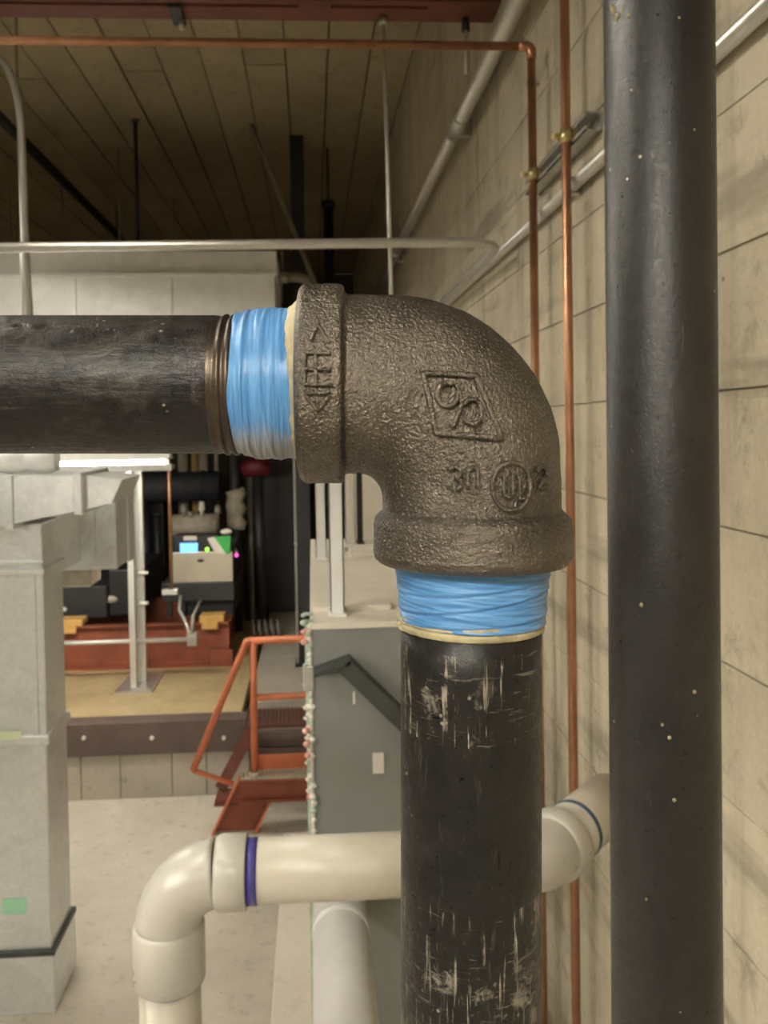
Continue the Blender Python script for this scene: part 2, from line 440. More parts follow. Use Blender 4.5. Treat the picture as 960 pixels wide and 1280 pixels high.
# curb, deck and its edge plank
YC = 5.2
xc1 = aY(312, 960, YC).x
cb = struct(MB().box(XL, xc1, YC + .012, YC + .25, 0, DECK - .21).build('trim_curb', 'wall_joint'))
x = xc1
i = 0
while x > -2.6:
    wd = (0.28, 0.22, 0.33, 0.25)[i % 4]
    o = MB().box(x - wd + .004, x - .002, YC, YC + .02, 0, DECK - .21 - .003, .002).build('form_panel', 'floor', cb)
    x -= wd; i += 1
pl = struct(MB().box(XL, xc1 + .03, YC - .02, YC + .12, DECK - .21, DECK, .004).build('trim_edge_plank', 'brown'))
for u in (105, 190, 280):
    p = aY(u, 922, YC - .02)
    MB().tube([(p.x, YC - .035, p.z), (p.x, YC - .018, p.z)], .013, 10).build('bolt_head', 'palecap', pl)
struct(MB().box(XL, -0.50, YC + .12, YB, DECK - .15, DECK, 0).build('floor_deck', 'ochre'))
struct(MB().box(-0.46, W, YC + .30, YB, DECK - .2, DECK - .004, 0).build('floor_walkway', 'floor'))
struct(MB().box(-0.20, W, YF, 4.55, 0, 0.06, .004).build('floor_pad', 'pad'))

# ================================================================== FOREGROUND: elbow and black pipes
D0 = 0.347
S = D0 / F
RF = Matrix((RIGHT, fwd, UP)).transposed()      # local X right, Y away, Z up
EU, EV = 589.0, 600.0
elbow = thing('pipe_elbow', aC(EU, EV, D0), 'rough cast iron elbow joining the two near black pipes', 'pipe elbow', None, RF, True)
def L(u, v, y=0.0): return Vector(((u - EU) * S, y * S, -(v - EV) * S))
def stations():
    st = []
    I, O = [], []
    for i in range(30): st.append(((418 + (447 - 418) * i / 30, 592), (418 + (487 - 418) * i / 30, 370.5)))
    for i in range(241):
        t = math.radians(i * 90 / 240)
        st.append(((447 + 31 * math.sin(t), 622 - 31 * math.cos(t)), (487 + 210 * math.sin(t), 580 - 209.5 * math.cos(t))))
    for i in range(1, 34): st.append(((478, 622 + 28 * i / 33), (697 + 2 * i / 33, 580 + 70 * i / 33)))
    return st
ST = stations()
NV = 600
def elbow_pt(i, j):
    (iu, iv), (ou, ov) = ST[i]
    a = Vector((iu, iv)); b = Vector((ou, ov)); m = (a + b) / 2; h = (b - a) / 2
    phi = 2 * PI * j / NV
    q = m + h * math.cos(phi)
    rad = 111 * math.sin(phi)
    p = L(q.x, q.y, -rad)
    n = (L(m.x + h.x * math.cos(phi) * 2, m.y + h.y * math.cos(phi) * 2, -rad * 2) - L(m.x, m.y, 0)).normalized()
    d = noise.noise(p * 330) * 0.00006 + noise.noise(p * 700) * 0.00024 + noise.noise(p * 1150) * 0.00016 + noise.noise(p * 90) * 0.0003
    return p + n * d
bodymb = MB().grid(elbow_pt, len(ST), NV)
bodyo = bodymb.build('elbow_body', 'iron', elbow)
bvh = BVHTree.FromPolygons([v.co.copy() for v in bodyo.data.vertices], [tuple(p.vertices) for p in bodyo.data.polygons])

def band(name, axis, prof, cu, cv):
    """prof: list of (position along the axis in px, radius in px); a closed lathe with a bore"""
    # subdivide the profile for rough casting relief
    pr = []
    for (a, ra), (b, rb) in zip(prof, prof[1:]):
        n = max(1, int(math.hypot(b - a, rb - ra) / 1.5))
        for k in range(n): pr.append((a + (b - a) * k / n, ra + (rb - ra) * k / n))
    pr.append(prof[-1])
    def fn(i, j):
        t, r = pr[i]; ph = 2 * PI * j / 560
        if axis == 'x': p = L(t, cv - r * math.cos(ph), r * math.sin(ph)); n = (p - L(t, cv)).normalized()
        else: p = L(cu + r * math.cos(ph), t, r * math.sin(ph)); n = (p - L(cu, t)).normalized()
        d = noise.noise(p * 330) * 0.00006 + noise.noise(p * 700) * 0.00024 + noise.noise(p * 1150) * 0.00016 + noise.noise(p * 90) * 0.00035
        return p + n * d
    return MB().grid(fn, len(pr), 560).build(name, 'iron', elbow)
bl = band('inlet_band', 'x', [(376, 90), (375, 112), (376.5, 118), (381, 122.5), (384, 123.3), (424, 123.3), (428, 122), (430.5, 118), (430.5, 114), (433, 111.5), (440, 108)], 0, 480.5)
bb = band('outlet_band', 'z', [(632, 108), (638, 112.5), (642, 117), (646, 120.5), (653, 122), (672, 122.3), (690, 122.5), (697, 120), (702, 114), (704, 106), (703, 90)], 589.5, 0)
bandbvh = BVHTree.FromPolygons([v.co.copy() for v in bl.data.vertices], [tuple(p.vertices) for p in bl.data.polygons])

def drape(name, mb, tree, height, sink=0.0006, mat='iron'):
    """mb: mesh laid out in px (x=u, z=v) with y in {0 (front) , 1 (back)}; laid onto the casting"""
    for v in mb.bm.verts:
        back = v.co.y > 0.5
        q = L(v.co.x, v.co.z)
        hit = tree.ray_cast(Vector((q.x, -0.2, q.z)), Vector((0, 1, 0)))
        y = hit[0].y if hit[0] is not None else 0
        j = noise.noise(q * 600) * 0.00018
        v.co = (q.x, y + sink if back else y - height + j, q.z)
    return mb.build(name, mat, elbow)
def stroke(mb, pts, wd, closed=False, res=3.0):
    """a raised bar of width wd along a px polyline"""
    P = [Vector(p) for p in pts]
    if closed: P.append(P[0])
    d = []
    for a, b in zip(P, P[1:]):
        n = max(1, int((b - a).length / res))
        d += [a.lerp(b, k / n) for k in range(n)]
    if not closed: d.append(P[-1])
    N = len(d); rows = []
    for i, p in enumerate(d):
        a = d[i - 1] if (i > 0 or closed) else p
        b = d[(i + 1) % N] if (i < N - 1 or closed) else p
        t = (b - a).normalized(); nn = Vector((-t.y, t.x)) * wd / 2
        e, f_ = p + nn, p - nn
        c, g = p + nn * .62, p - nn * .62
        rows.append([mb.bm.verts.new(q) for q in ((e.x, 1, e.y), (c.x, 0, c.y), (g.x, 0, g.y), (f_.x, 1, f_.y))])
    for i in range(N if closed else N - 1):
        A, B = rows[i], rows[(i + 1) % N]
        for k in range(3): mb.bm.faces.new((A[k], A[k + 1], B[k + 1], B[k])).smooth = True
    if not closed:
        mb.bm.faces.new(rows[0]); mb.bm.faces.new(rows[-1][::-1])
    return mb
def circle(cx, cy, r, a0=0, a1=360, n=24, ry=None):
    ry = ry or r
    return [(cx + r * math.cos(math.radians(a0 + (a1 - a0) * k / n)), cy + ry * math.sin(math.radians(a0 + (a1 - a0) * k / n))) for k in range(n + 1)]
# raised rhombus and the mark inside it
drape('raised_diamond', stroke(MB(), [(520, 476), (580, 478), (608, 549), (534, 543)], 8, True), bvh, 0.0019)
mk = MB()
stroke(mk, circle(546.5, 500, 11.5, -20, 300, 20, 13), 6.5); stroke(mk, circle(574, 519, 11, -150, 150, 20, 14), 6.5)
stroke(mk, [(556, 488), (561, 500), (562, 514), (556, 527), (551, 536)], 6)
drape('raised_mark', mk, bvh, 0.0022)
# lower line: 3 n (UL) 2
m3 = MB(); stroke(m3, circle(555, 587, 6.5, -160, 90, 12, 6.5), 6); stroke(m3, circle(555, 599, 7, -90, 160, 12, 6.5), 6)
drape('raised_numeral', m3, bvh, 0.0021)
mn = MB(); stroke(mn, [(569, 604), (569, 584), (575, 580), (580, 584), (580, 604)], 5)
drape('raised_letter', mn, bvh, 0.0021)
drape('raised_ring', stroke(MB(), circle(619, 602, 23, 0, 360 - 15, 24, 27), 5.5, True), bvh, 0.0021)
mu = MB(); stroke(mu, [(609, 590), (609, 610), (614, 615), (620, 611), (620, 588)], 4.5)
drape('raised_letter', mu, bvh, 0.0021)
mu = MB(); stroke(mu, [(628, 591), (628, 616), (636, 616)], 4.5); drape('raised_letter', mu, bvh, 0.0021)
m2 = MB(); stroke(m2, circle(658, 588, 6.5, 190, 380, 10, 7), 5); stroke(m2, [(664, 591), (653, 604)], 5); stroke(m2, [(651, 604), (667, 604)], 5)
drape('raised_numeral', m2, bvh, 0.0021)
# marks cast on the inlet band
b1 = MB(); stroke(b1, [(403, 422), (395, 441)], 5); stroke(b1, [(403, 422), (415, 443)], 5); drape('raised_letter', b1, bandbvh, 0.0016)
b2 = MB(); stroke(b2, [(388, 455), (418, 455)], 5); stroke(b2, [(388, 473), (418, 473)], 5); stroke(b2, [(388, 490), (418, 490)], 5)
stroke(b2, [(389, 455), (389, 490)], 5); stroke(b2, [(401, 455), (401, 490)], 5); drape('raised_letter', b2, bandbvh, 0.0016)
b3 = MB(); stroke(b3, [(388, 499), (416, 499)], 5); stroke(b3, [(389, 501), (403, 519)], 5); stroke(b3, [(416, 501), (403, 519)], 5); drape('raised_letter', b3, bandbvh, 0.0016)

def lathe(prof, axis, cu, cv, seg, fn=None):
    def pt(i, j):
        t, r = prof[i]; ph = 2 * PI * j / seg
        rr = r + (fn(t, ph) if fn else 0)
        if axis == 'x': return L(t, cv - rr * math.cos(ph), rr * math.sin(ph))
        return L(cu + rr * math.cos(ph), t, rr * math.sin(ph))
    return MB().grid(pt, len(prof), seg)

# horizontal black pipe: barrel, cut thread ridges, blue tape, pipe compound
hp = thing('black_pipe', aC(EU, EV, D0), 'near horizontal black steel pipe entering the iron elbow from the left', 'pipe', None, RF, True)
pr = [(-4400, 1), (-4400, 86)] + [(x, 86) for x in range(-4300, 0, 300)] + [(0, 86), (140, 86), (272, 86)]
lathe(pr, 'x', 0, 481, 72).build('pipe_barrel', 'pipe_h', hp)
pr = [(270, 85), (275, 86.3), (278, 85.2), (281, 85.2), (284, 87.5), (286.5, 88), (288, 85), (290, 84.5), (293, 87), (296, 88.4), (299, 87), (300, 83), (304, 79), (312, 77)]
lathe(pr, 'x', 0, 481.5, 96).build('thread_ridge', 'thread', hp)
def wrinkle_x(t, ph):
    e = (t - 298) / 78
    s = noise.noise(Vector((t * 0.085 + math.sin(ph + .6) * 0.7, math.cos(ph) * 0.8, math.sin(ph) * 0.8)))
    s2 = noise.noise(Vector((t * 0.30 + math.sin(ph * 1.0) * 1.6, math.cos(ph) * 1.3 + 5, math.sin(ph) * 1.3)))
    fold = 0
    for (c, k, a) in ((318, 5, 1.8), (309, -4, 1.4), (345, 9, 1.2)):
        q = t - (c + k * math.sin(ph - .5) * 1.2); fold += a * math.exp(-(q / 2.2) ** 2)
    return 2.1 * s + 1.2 * s2 + fold + 1.0 * math.sin(ph * 3 + 1)
pr = [(297, 80)] + [(297 + 80 * k / 62, 87 + 6.5 * min(1, k / 26) + 1.0 * math.sin(k / 62 * PI)) for k in range(63)] + [(378, 84)]
lathe(pr, 'x', 0, 480.5, 150, wrinkle_x).build('blue_tape', 'tape_x', hp)
def lump(t, ph): return 3.2 * noise.noise(Vector((t * .12, math.cos(ph) * 5, math.sin(ph) * 5))) + 1.2 * noise.noise(Vector((t * .3, math.cos(ph) * 14, math.sin(ph) * 14))) - 8 * (1 - math.cos(ph)) / 2
pr = [(358, 84), (362, 93), (367, 97), (371, 102), (375, 107), (379, 108), (379, 84)]
pr = [(a + (b - a) * k / 3, ra + (rb - ra) * k / 3) for (a, ra), (b, rb) in zip(pr, pr[1:]) for k in range(3)]
lathe(pr, 'x', 0, 480, 160, lump).build('pipe_compound', 'dope', hp)

# vertical black pipe below the elbow, standing on the floor
vp = thing('black_pipe', aC(EU, 776, D0), 'upright black steel pipe with scuffed bands under the iron elbow', 'pipe', None, RF, True)
oldEV = EV
EV = 776.0
zf = EV + (aC(EU, EV, D0).z - 0.005) / S
pr = [(776, 84), (777, 87)] + [(776 + (zf - 776) * (k / 24) ** 1.5, 87 if k < 24 else 87) for k in range(1, 25)] + [(zf, 1)]
lathe(pr, 'z', 588, 0, 72).build('pipe_barrel', 'pipe_v', vp)
def wrinkle_z(t, ph):
    tt = t - 9 * math.cos(ph)
    s = noise.noise(Vector((tt * 0.10, math.cos(ph) * 0.8, math.sin(ph) * 0.8)))
    s2 = noise.noise(Vector((tt * 0.33, math.cos(ph) * 1.4 + 5, math.sin(ph) * 1.4)))
    fold = 0
    for (c, k, a) in ((742, 14, 1.6), (724, 10, 1.5), (764, 6, 1.2)):
        q = t - (c - k * math.cos(ph)); fold += a * (math.exp(-(q / 2.4) ** 2) - 0.9 * math.exp(-((q - 3.4) / 1.6) ** 2))
    return 1.6 * s + 1.0 * s2 + fold
pr = [(700, 88)] + [(702 + 71 * k / 60, 97.5 - 7.0 * (k / 60) - 2.0 * math.sin(k / 60 * PI)) for k in range(61)] + [(774, 85)]
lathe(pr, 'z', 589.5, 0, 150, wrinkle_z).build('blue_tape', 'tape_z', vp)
def lump2(t, ph): return 1.2 * noise.noise(Vector((t * .12, math.cos(ph) * 6, math.sin(ph) * 6))) + (4.5 * max(0, math.cos(ph - PI) - .8) * 5 * (0.4 + noise.noise(Vector((t * .25, ph * 12, 3)))) if math.sin(ph) < .3 else 0)
pr = [(760, 84), (763, 88.5), (768, 90.5), (772, 90.5), (774, 88.4), (777, 90), (782, 89.5), (785, 84)]
pr = [(a + (b - a) * k / 3, ra + (rb - ra) * k / 3) for (a, ra), (b, rb) in zip(pr, pr[1:]) for k in range(3)]
lathe(pr, 'z', 588.5, 0, 160, lump2).build('pipe_compound', 'dope', vp)
EV = oldEV

# right-hand tall black pipe, nearer the wall
D1 = 0.0889 * F / 130.5
top, bot = aC(822.5, 0, D1), aC(833, 1280, D1)
dirv = (top - bot).normalized()
fl = bot + dirv * (-(bot.z) / dirv.z); ct = bot + dirv * ((CZ - .03 - bot.z) / dirv.z)
rp = thing('black_pipe', fl, 'tall thick black pipe running floor to ceiling at the right', 'pipe')
n = 60
MB().tube([fl + (ct - fl) * k / n for k in range(n + 1)], 0.0447, 72).build('pipe_barrel', 'pipe_r', rp)
sp = MB()
for (u, v, s) in ((768, 13, 6), (773, 19, 5), (771, 24, 4), (786, 20, 4), (765, 8, 4), (779, 12, 3), (849, 22, 2.4), (802, 756, 3.4), (868, 865, 3), (837, 922, 3), (843, 1000, 3.2), (828, 906, 2.4), (808, 1124, 2.4), (868, 162, 2.2)):
    d = ray(u, v); d.normalize()
    # onto the barrel
    axp = top; oc = CAM - axp; dd = d - dirv * d.dot(dirv); o2 = oc - dirv * oc.dot(dirv)
    A, B, Cc = dd.dot(dd), 2 * dd.dot(o2), o2.dot(o2) - 0.0447 ** 2
    disc = B * B - 4 * A * Cc
    if disc < 0: continue
    t = (-B - math.sqrt(disc)) / (2 * A); p = CAM + d * t
    sp.sphere(p, s * D1 / F * .8, 1, .5, 1, 8, 6)
o = sp.build('paint_splash', 'dope', rp); o['label'] = 'cream paint splashes'; o['kind'] = 'stuff'

# ================================================================== PVC drain at mid distance
YP = 1.5
zc = aY(500, 1080, YP).z
xl = aY(213, 1250, YP).x
xb = aY(677, 1080, YP).x
pv = thing('drain_pipe', (xl, YP, 0), 'beige plastic drain pipe crossing behind the scuffed black pipe into the wall', 'drain pipe')
r = 0.057
x_h0 = aY(309, 1090, YP).x     # end of the left fitting's hub
MB().tube([(x_h0 - .01, YP, zc), (xb - .06, YP, zc)], r, 40).build('pipe_run', 'pvc', pv)
MB().tube([(x_h0 - .001, YP, zc), (x_h0 + .020, YP, zc)], r + .0008, 40).build('primer_ring', 'primer', pv)['label'] = 'purple primer ring'
z_h0 = aY(213, 1222, YP).z
el = MB()
hx0 = x_h0 - .058
Rb = hx0 - xl + .004
# sweep: hub, bend, hub
bend = arc((xl + Rb, YP, zc - Rb), (0, 0, Rb), (-Rb, 0, 0), 0, PI / 2, 14)
el.tube([(hx0, YP, zc)] + [p for p in bend if p.x < hx0 - .002] , r + .0035, 40)
el.build('elbow_bend', 'pvc_fit', pv)
el = MB(); el.tube([(x_h0, YP, zc), (x_h0 - .002, YP, zc), (hx0 + .008, YP, zc), (hx0, YP, zc)], [r + .008, r + .0095, r + .0095, r + .0035], 40).build('elbow_hub', 'pvc_fit', pv)
zt = zc - Rb
el = MB(); el.tube([(xl, YP, zt + .006), (xl, YP, zt), (xl, YP, z_h0 + .002), (xl, YP, z_h0)], [r + .0035, r + .0095, r + .0095, r + .008], 40).build('elbow_hub', 'pvc_fit', pv)
MB().tube([(xl, YP, z_h0 + .01), (xl, YP, 0.0)], r, 40).build('pipe_run', 'pvc', pv)
MB().tube([(xl, YP, z_h0 + .001), (xl, YP, z_h0 - .006)], r + .0008, 40).build('primer_ring', 'primer', pv)['label'] = 'purple primer ring'
# 45 degree fitting into the wall
d45 = Vector((1, 1, 0)).normalized()
pb = Vector((xb, YP, zc))
MB().tube(round_path([pb - Vector((.09, 0, 0)), pb, pb + d45 * .075], .11, 10), r + .0035, 40).build('elbow_bend', 'pvc_fit', pv)
MB().tube([pb - Vector((.105, 0, 0)), pb - Vector((.055, 0, 0)), pb - Vector((.048, 0, 0))], [r + .0095, r + .0095, r + .0035], 40).build('elbow_hub', 'pvc_fit', pv)
MB().tube([pb + d45 * .040, pb + d45 * .046, pb + d45 * .085, pb + d45 * .087], [r + .0035, r + .0095, r + .0095, r + .008], 40).build('elbow_hub', 'pvc_fit', pv)
MB().tube([pb + d45 * .08, pb + d45 * .31], r, 40).build('pipe_run', 'pvc', pv)
MB().tube([pb + d45 * .132, pb + d45 * .142], r + .0016, 40).build('cement_ring', 'primer2', pv)['label'] = 'dark blue cement ring'

# ================================================================== wall services on the right wall
RC = 0.0111
XK = W - 0.052
# copper line 1: comes across from the left, elbow, then down the wall
pe = aX(664, 58, XK)
cop = thing('copper_pipe', pe, 'copper tube crossing under the red beam then turning down the wall', 'pipe')
pL = aX(664, 58, XK)
MB().tube([(-3.2, pL.y, pL.z + .01), (pL.x - .03, pL.y, pL.z)], RC, 14).build('tube_run', 'copper', cop)
MB().tube([(pL.x, pL.y, pL.z - .03), (pL.x, pL.y, .02)], RC, 14).build('tube_run', 'copper', cop)
MB().tube([(pL.x - .035, pL.y, pL.z)] + round_path([(pL.x - .034, pL.y, pL.z), (pL.x, pL.y, pL.z), (pL.x, pL.y, pL.z - .034)], .02, 6)[1:] , RC + .0016, 14).build('tube_elbow', 'copper', cop)
p2 = aX(709, 300, XK)
cop2 = thing('copper_pipe', (p2.x, p2.y, 0), 'straight copper tube running full height clipped to the wall strut', 'pipe')
MB().tube([(p2.x, p2.y, .02), (p2.x, p2.y, CZ - .03)], RC, 14).build('tube_run', 'copper', cop2)

# strut rail on the wall with two clamps
XS = W - 0.022
sa = aX(741, 150, XS); sb = aX(664, 236, XS)
zs = (sa.z + sb.z) / 2
st = thing('strut_rail', (XS, sa.y, zs), 'short galvanised strut rail on the wall holding both copper tubes', 'bracket')
s_ = MB(); s_.box(W - .003, W - .0, sa.y, sb.y, zs - .021, zs + .021)
s_.box(W - .040, W, sa.y, sb.y, zs - .021, zs - .0185); s_.box(W - .040, W, sa.y, sb.y, zs + .0185, zs + .021)
s_.box(W - .040, W - .037, sa.y, sb.y, zs - .021, zs - .011); s_.box(W - .040, W - .037, sa.y, sb.y, zs + .011, zs + .021)
s_.build('rail_channel', 'emt', st)
for yy in (p2.y, pL.y):
    cl = MB().tube([(XK, yy, zs - .016), (XK, yy, zs + .016)], RC + .003, 16)
    cl.box(XK + RC, W - .03, yy - .014, yy + .014, zs - .016, zs + .016)
    c_ = cl.build('pipe_clamp', 'brass', st); c_['label'] = 'brassy pipe clamp'
    MB().tube([(XK - .030, yy + .006, zs + .002), (XK - .008, yy + .014, zs + .002)], .008, 8).build('clamp_bolt', 'brass', c_)

def conduit(name, pts, r, mat, label, cat='conduit', seg=14, bend=0.12):
    t = thing(name, pts[0], label, cat)
    MB().tube(round_path(pts, bend, 8) if len(pts) > 2 else pts, r, seg).build('conduit_run', mat, t)
    return t
# conduit A runs along the wall, conduit B comes from the left and turns to run beside it
XA = W - .018
a0, a1 = aX(930, 22, XA), aX(600, 345, XA); za = (a0.z + a1.z) / 2
ca = conduit('conduit', [(XA, 0.2, za), (XA, 9.5, za)], .0147, 'emt', 'galvanised conduit fixed along the concrete wall below the strut rail')
for yy in (1.92, 3.9, 6.2):
    MB().box(XA - .019, W, yy - .012, yy + .012, za - .022, za + .02, .002).build('conduit_strap', 'emt', ca)
XB = W - .075
b1 = aX(628, 302, XB)
cbn = conduit('conduit', [(-3.4, b1.y, b1.z - .03), (XB, b1.y, b1.z), (XB, 9.3, b1.z - .015)], .0147, 'emt', 'pale conduit crossing from the left and bending back along the wall', bend=.13)
MB().tube([(XB, 3.5, b1.z), (XB, 3.56, b1.z)], .018, 14).build('conduit_coupling', 'emt', cbn)
# larger pipe high on the wall
XC = W - .06
c0, c1 = aX(601, 80, XC), aX(500, 315, XC); zcn = (c0.z + c1.z) / 2
cc = conduit('wall_pipe', [(XC, .4, zcn), (XC, 11.5, zcn)], .029, 'emt', 'thick galvanised pipe high along the wall passing the red beam end', 'pipe', 18)
for v in (140, 330):
    y = aX(572 if v == 140 else 495, v, XC).y
    MB().tube([(XC, y - .09, zcn), (XC, y + .09, zcn)], .034, 18).build('pipe_coupling', 'emt', cc)
for yy in (1.4, 3.2, 5.6, 8.5):
    MB().box(XC - .01, W, yy - .015, yy + .015, zcn - .036, zcn + .036, .002).build('pipe_strap', 'emt', cc)
# stub fixings on the wall
for (u, v, lab) in ((674, 104, 'small pipe clip on the wall beside the copper elbow'),):
    p = aX(u, v, W); t = thing('wall_clip', p, lab, 'clip')
    MB().tube([(W, p.y, p.z), (W - .03, p.y, p.z)], .006, 8).build('clip_stud', 'emt', t); MB().tube([(W - .024, p.y, p.z), (W - .036, p.y, p.z)], .012, 8).build('clip_nut', 'brass', t)

# ================================================================== red slotted beam under the ceiling and its hangers
YR = aX(615, 25, W).y
zb = aY(300, 25, YR).z
rb = thing('red_beam', (0, YR, zb), 'red painted slotted steel beam spanning overhead into the concrete wall', 'beam')
xb0, xb1 = -3.6, W + .004
yb0, yb1 = YR - .135, YR
bm_ = MB(); bm_.box(xb0, xb1, yb0 + .060, yb0 + .075, zb + .012, zb + .20); bm_.box(xb0, xb1, yb0, yb1, zb + .20, zb + .212)
bm_.build('beam_web', 'darkred', rb)
bf = MB(); bf.box(xb0, xb1, yb0, yb0 + .030, zb, zb + .012); bf.box(xb0, xb1, yb0 + .050, yb1, zb, zb + .012)
x = xb0
xs_ = [(xb0, -2.3)]; 
for (s0, s1) in ((-3.3, -2.62), (-2.5, -1.25), (-1.18, -.03), (.10, .40)):
    pass
prev = xb0
for (s0, s1) in ((-3.3, -2.62), (-2.5, -1.25), (-1.15, -.02), (.09, .42)):
    bf.box(prev, s0, yb0 + .030, yb0 + .050, zb, zb + .012); prev = s1
bf.box(prev, xb1, yb0 + .030, yb0 + .050, zb, zb + .012)
bf.build('beam_flange', 'darkred', rb)
for xx in (-2.4, -.8):
    MB().tube([(xx, YR - .06, zb + .21), (xx, YR - .06, CZ)], .012, 10).build('hanger_rod', 'black', rb)
# beam clamp
p = aY(220, 20, YR - .07)
bc = thing('beam_clamp', p, 'small dark clamp gripping the red beam edge at left', 'clamp')
MB().box(p.x - .022, p.x + .022, YR - .11, YR + .012, zb - .016, zb - .001, .003).box(p.x - .02, p.x + .02, YR - .002, YR + .014, zb - .016, zb + .035, .003).build('clamp_jaw', 'charcoal', bc)
MB().tube([(p.x + .012, YR - .03, zb - .05), (p.x + .012, YR - .03, zb - .014)], .009, 8).build('clamp_bolt', 'emt', bc)
# hanging rods
hr = thing('hanger_rod', aY(479, 32, YR - .03), 'long thin pale hanger rod dropping from the red beam', 'rod')
q0, q1 = aY(479, 30, YR - .03), aY(491, 390, YR - .03)
MB().tube([(q0.x, q0.y, zb + .005), (q1.x, q1.y, q1.z - .25)], .0075, 10).build('rod', 'strut', hr)
MB().tube([(q0.x, q0.y, zb - .028), (q0.x, q0.y, zb - .002)], .016, 6).build('rod_nut', 'emt', hr)
MB().box(q1.x - .02, q1.x + .02, q1.y - .02, q1.y + .02, q1.z - .262, q1.z - .25, .002).build('rod_plate', 'emt', hr)
h2 = thing('hanger_rod', aY(582, 32, YR - .03), 'short pale hanger rod under the red beam near the wall', 'rod')
q2 = aY(582, 30, YR - .03)
MB().tube([(q2.x, q2.y, zb + .005), (q2.x, q2.y, aY(584, 92, YR - .03).z)], .0075, 10).build('rod', 'strut', h2)
MB().tube([(q2.x, q2.y, zb - .045), (q2.x, q2.y, zb - .002)], .015, 8).build('rod_nut', 'charcoal', h2)

# ceiling pipes and rods further back
g0, g1 = aY(0, 148, 5.2), aY(147, 293, 8.4)
zg = CZ - .32
d0 = aZ(-60, 90, zg); d1 = aZ(147, 293, zg)
xg = (aZ(20, 168, zg).x + aZ(120, 267, zg).x) / 2
cp = thing('ceiling_pipe', (xg, 5, zg), 'long black pipe hung under the ceiling boards at upper left', 'pipe')
MB().tube([(xg, 2.5, zg), (xg, 11.6, zg)], .036, 14).build('pipe_run', 'black', cp)
for yy in (5.0, 8.2, 11.0):
    MB().tube([(xg, yy, zg + .03), (xg, yy, CZ + .01)], .008, 8).build('pipe_hanger', 'black', cp)
for (u, v0_, v1_, Y, rr, mt, lab) in (
    (169, 150, 400, 6.0, .014, 'charcoal', 'dark drop rod hanging from the ceiling boards before the plenum'),
    (147, 190, 400, 6.6, .009, 'rubber', 'thin drop rod just left of the dark ceiling rod'),
    (77, 238, 400, 7.6, .010, 'rubber', 'thin drop rod hanging at far left above the plenum'),
    (12, 238, 400, 7.6, .010, 'rubber', 'thin drop rod hanging at the left picture edge'),
    (216, 240, 400, 8.0, .010, 'rubber', 'faint drop rod right of the dark ceiling rod')):
    p = aY(u, v0_, Y); q = aY(u, 330, Y)
    t = thing('drop_rod', (p.x, Y, CZ), lab, 'rod')
    MB().tube([(p.x, Y, CZ + .008), (p.x, Y, q.z)], rr, 10).build('rod', mt, t)
    MB().tube([(p.x, Y, CZ - .03), (p.x, Y, CZ + .005)], rr * 2, 8).build('rod_anchor', mt, t)
# black drop pipe behind the elbow
p = aY(411, 300, 6.6)
bp = thing('drop_pipe', (p.x, 6.6, CZ), 'black vertical pipe seen above the elbow beyond the pale conduit', 'pipe')
zt_ = aY(411, 252, 6.6).z
MB().tube([(p.x, 6.6, 2.0), (p.x, 6.6, zt_ - .02)], .042, 16).build('pipe_run', 'black', bp)
MB().tube([(p.x, 6.6, zt_ - .05), (p.x, 6.6, zt_)], .054, 16).build('pipe_cap', 'black', bp)
MB().tube([(p.x, 6.6, zt_ - .01), (p.x, 6.6, CZ + .01)], .009, 8).build('pipe_hanger', 'charcoal', bp)
# flexible conduit looping down at left
f0 = [(-40, 45), (0, 74), (14, 96), (24, 135), (28, 200), (30, 260), (33, 330), (37, 400), (40, 470)]
Yx = 3.0
pts = [aY(u, v, Yx) for u, v in f0]
fc = thing('flexible_conduit', pts[1], 'grey flexible conduit curving down at the left edge', 'conduit')
sm = []
for i in range(len(pts) - 1):
    P0, P1, P2, P3 = pts[max(i - 1, 0)], pts[i], pts[i + 1], pts[min(i + 2, len(pts) - 1)]
    for k in range(6):
        t = k / 6
        sm.append(0.5 * ((2 * P1) + (P2 - P0) * t + (2 * P0 - 5 * P1 + 4 * P2 - P3) * t * t + (3 * P1 - P0 - 3 * P2 + P3) * t ** 3))
sm.append(pts[-1])
MB().tube(sm, .0135, 12).build('conduit_run', 'rubber', fc)
MB().tube([pts[-1] + Vector((0, 0, .03)), pts[-1] + Vector((0, 0, -.03))], .019, 12).build('conduit_connector', 'emt', fc)
p = aY(29, 400, 4.4)
t = thing('threaded_rod', (p.x, 4.4, CZ), 'thin threaded rod against the pale plenum at left', 'rod')
MB().tube([(p.x, 4.4, 2.45), (p.x, 4.4, CZ + .008)], .008, 8).build('rod', 'emt', t)
MB().tube([(p.x, 4.4, CZ - .03), (p.x, 4.4, CZ + .005)], .018, 6).build('rod_nut', 'emt', t)

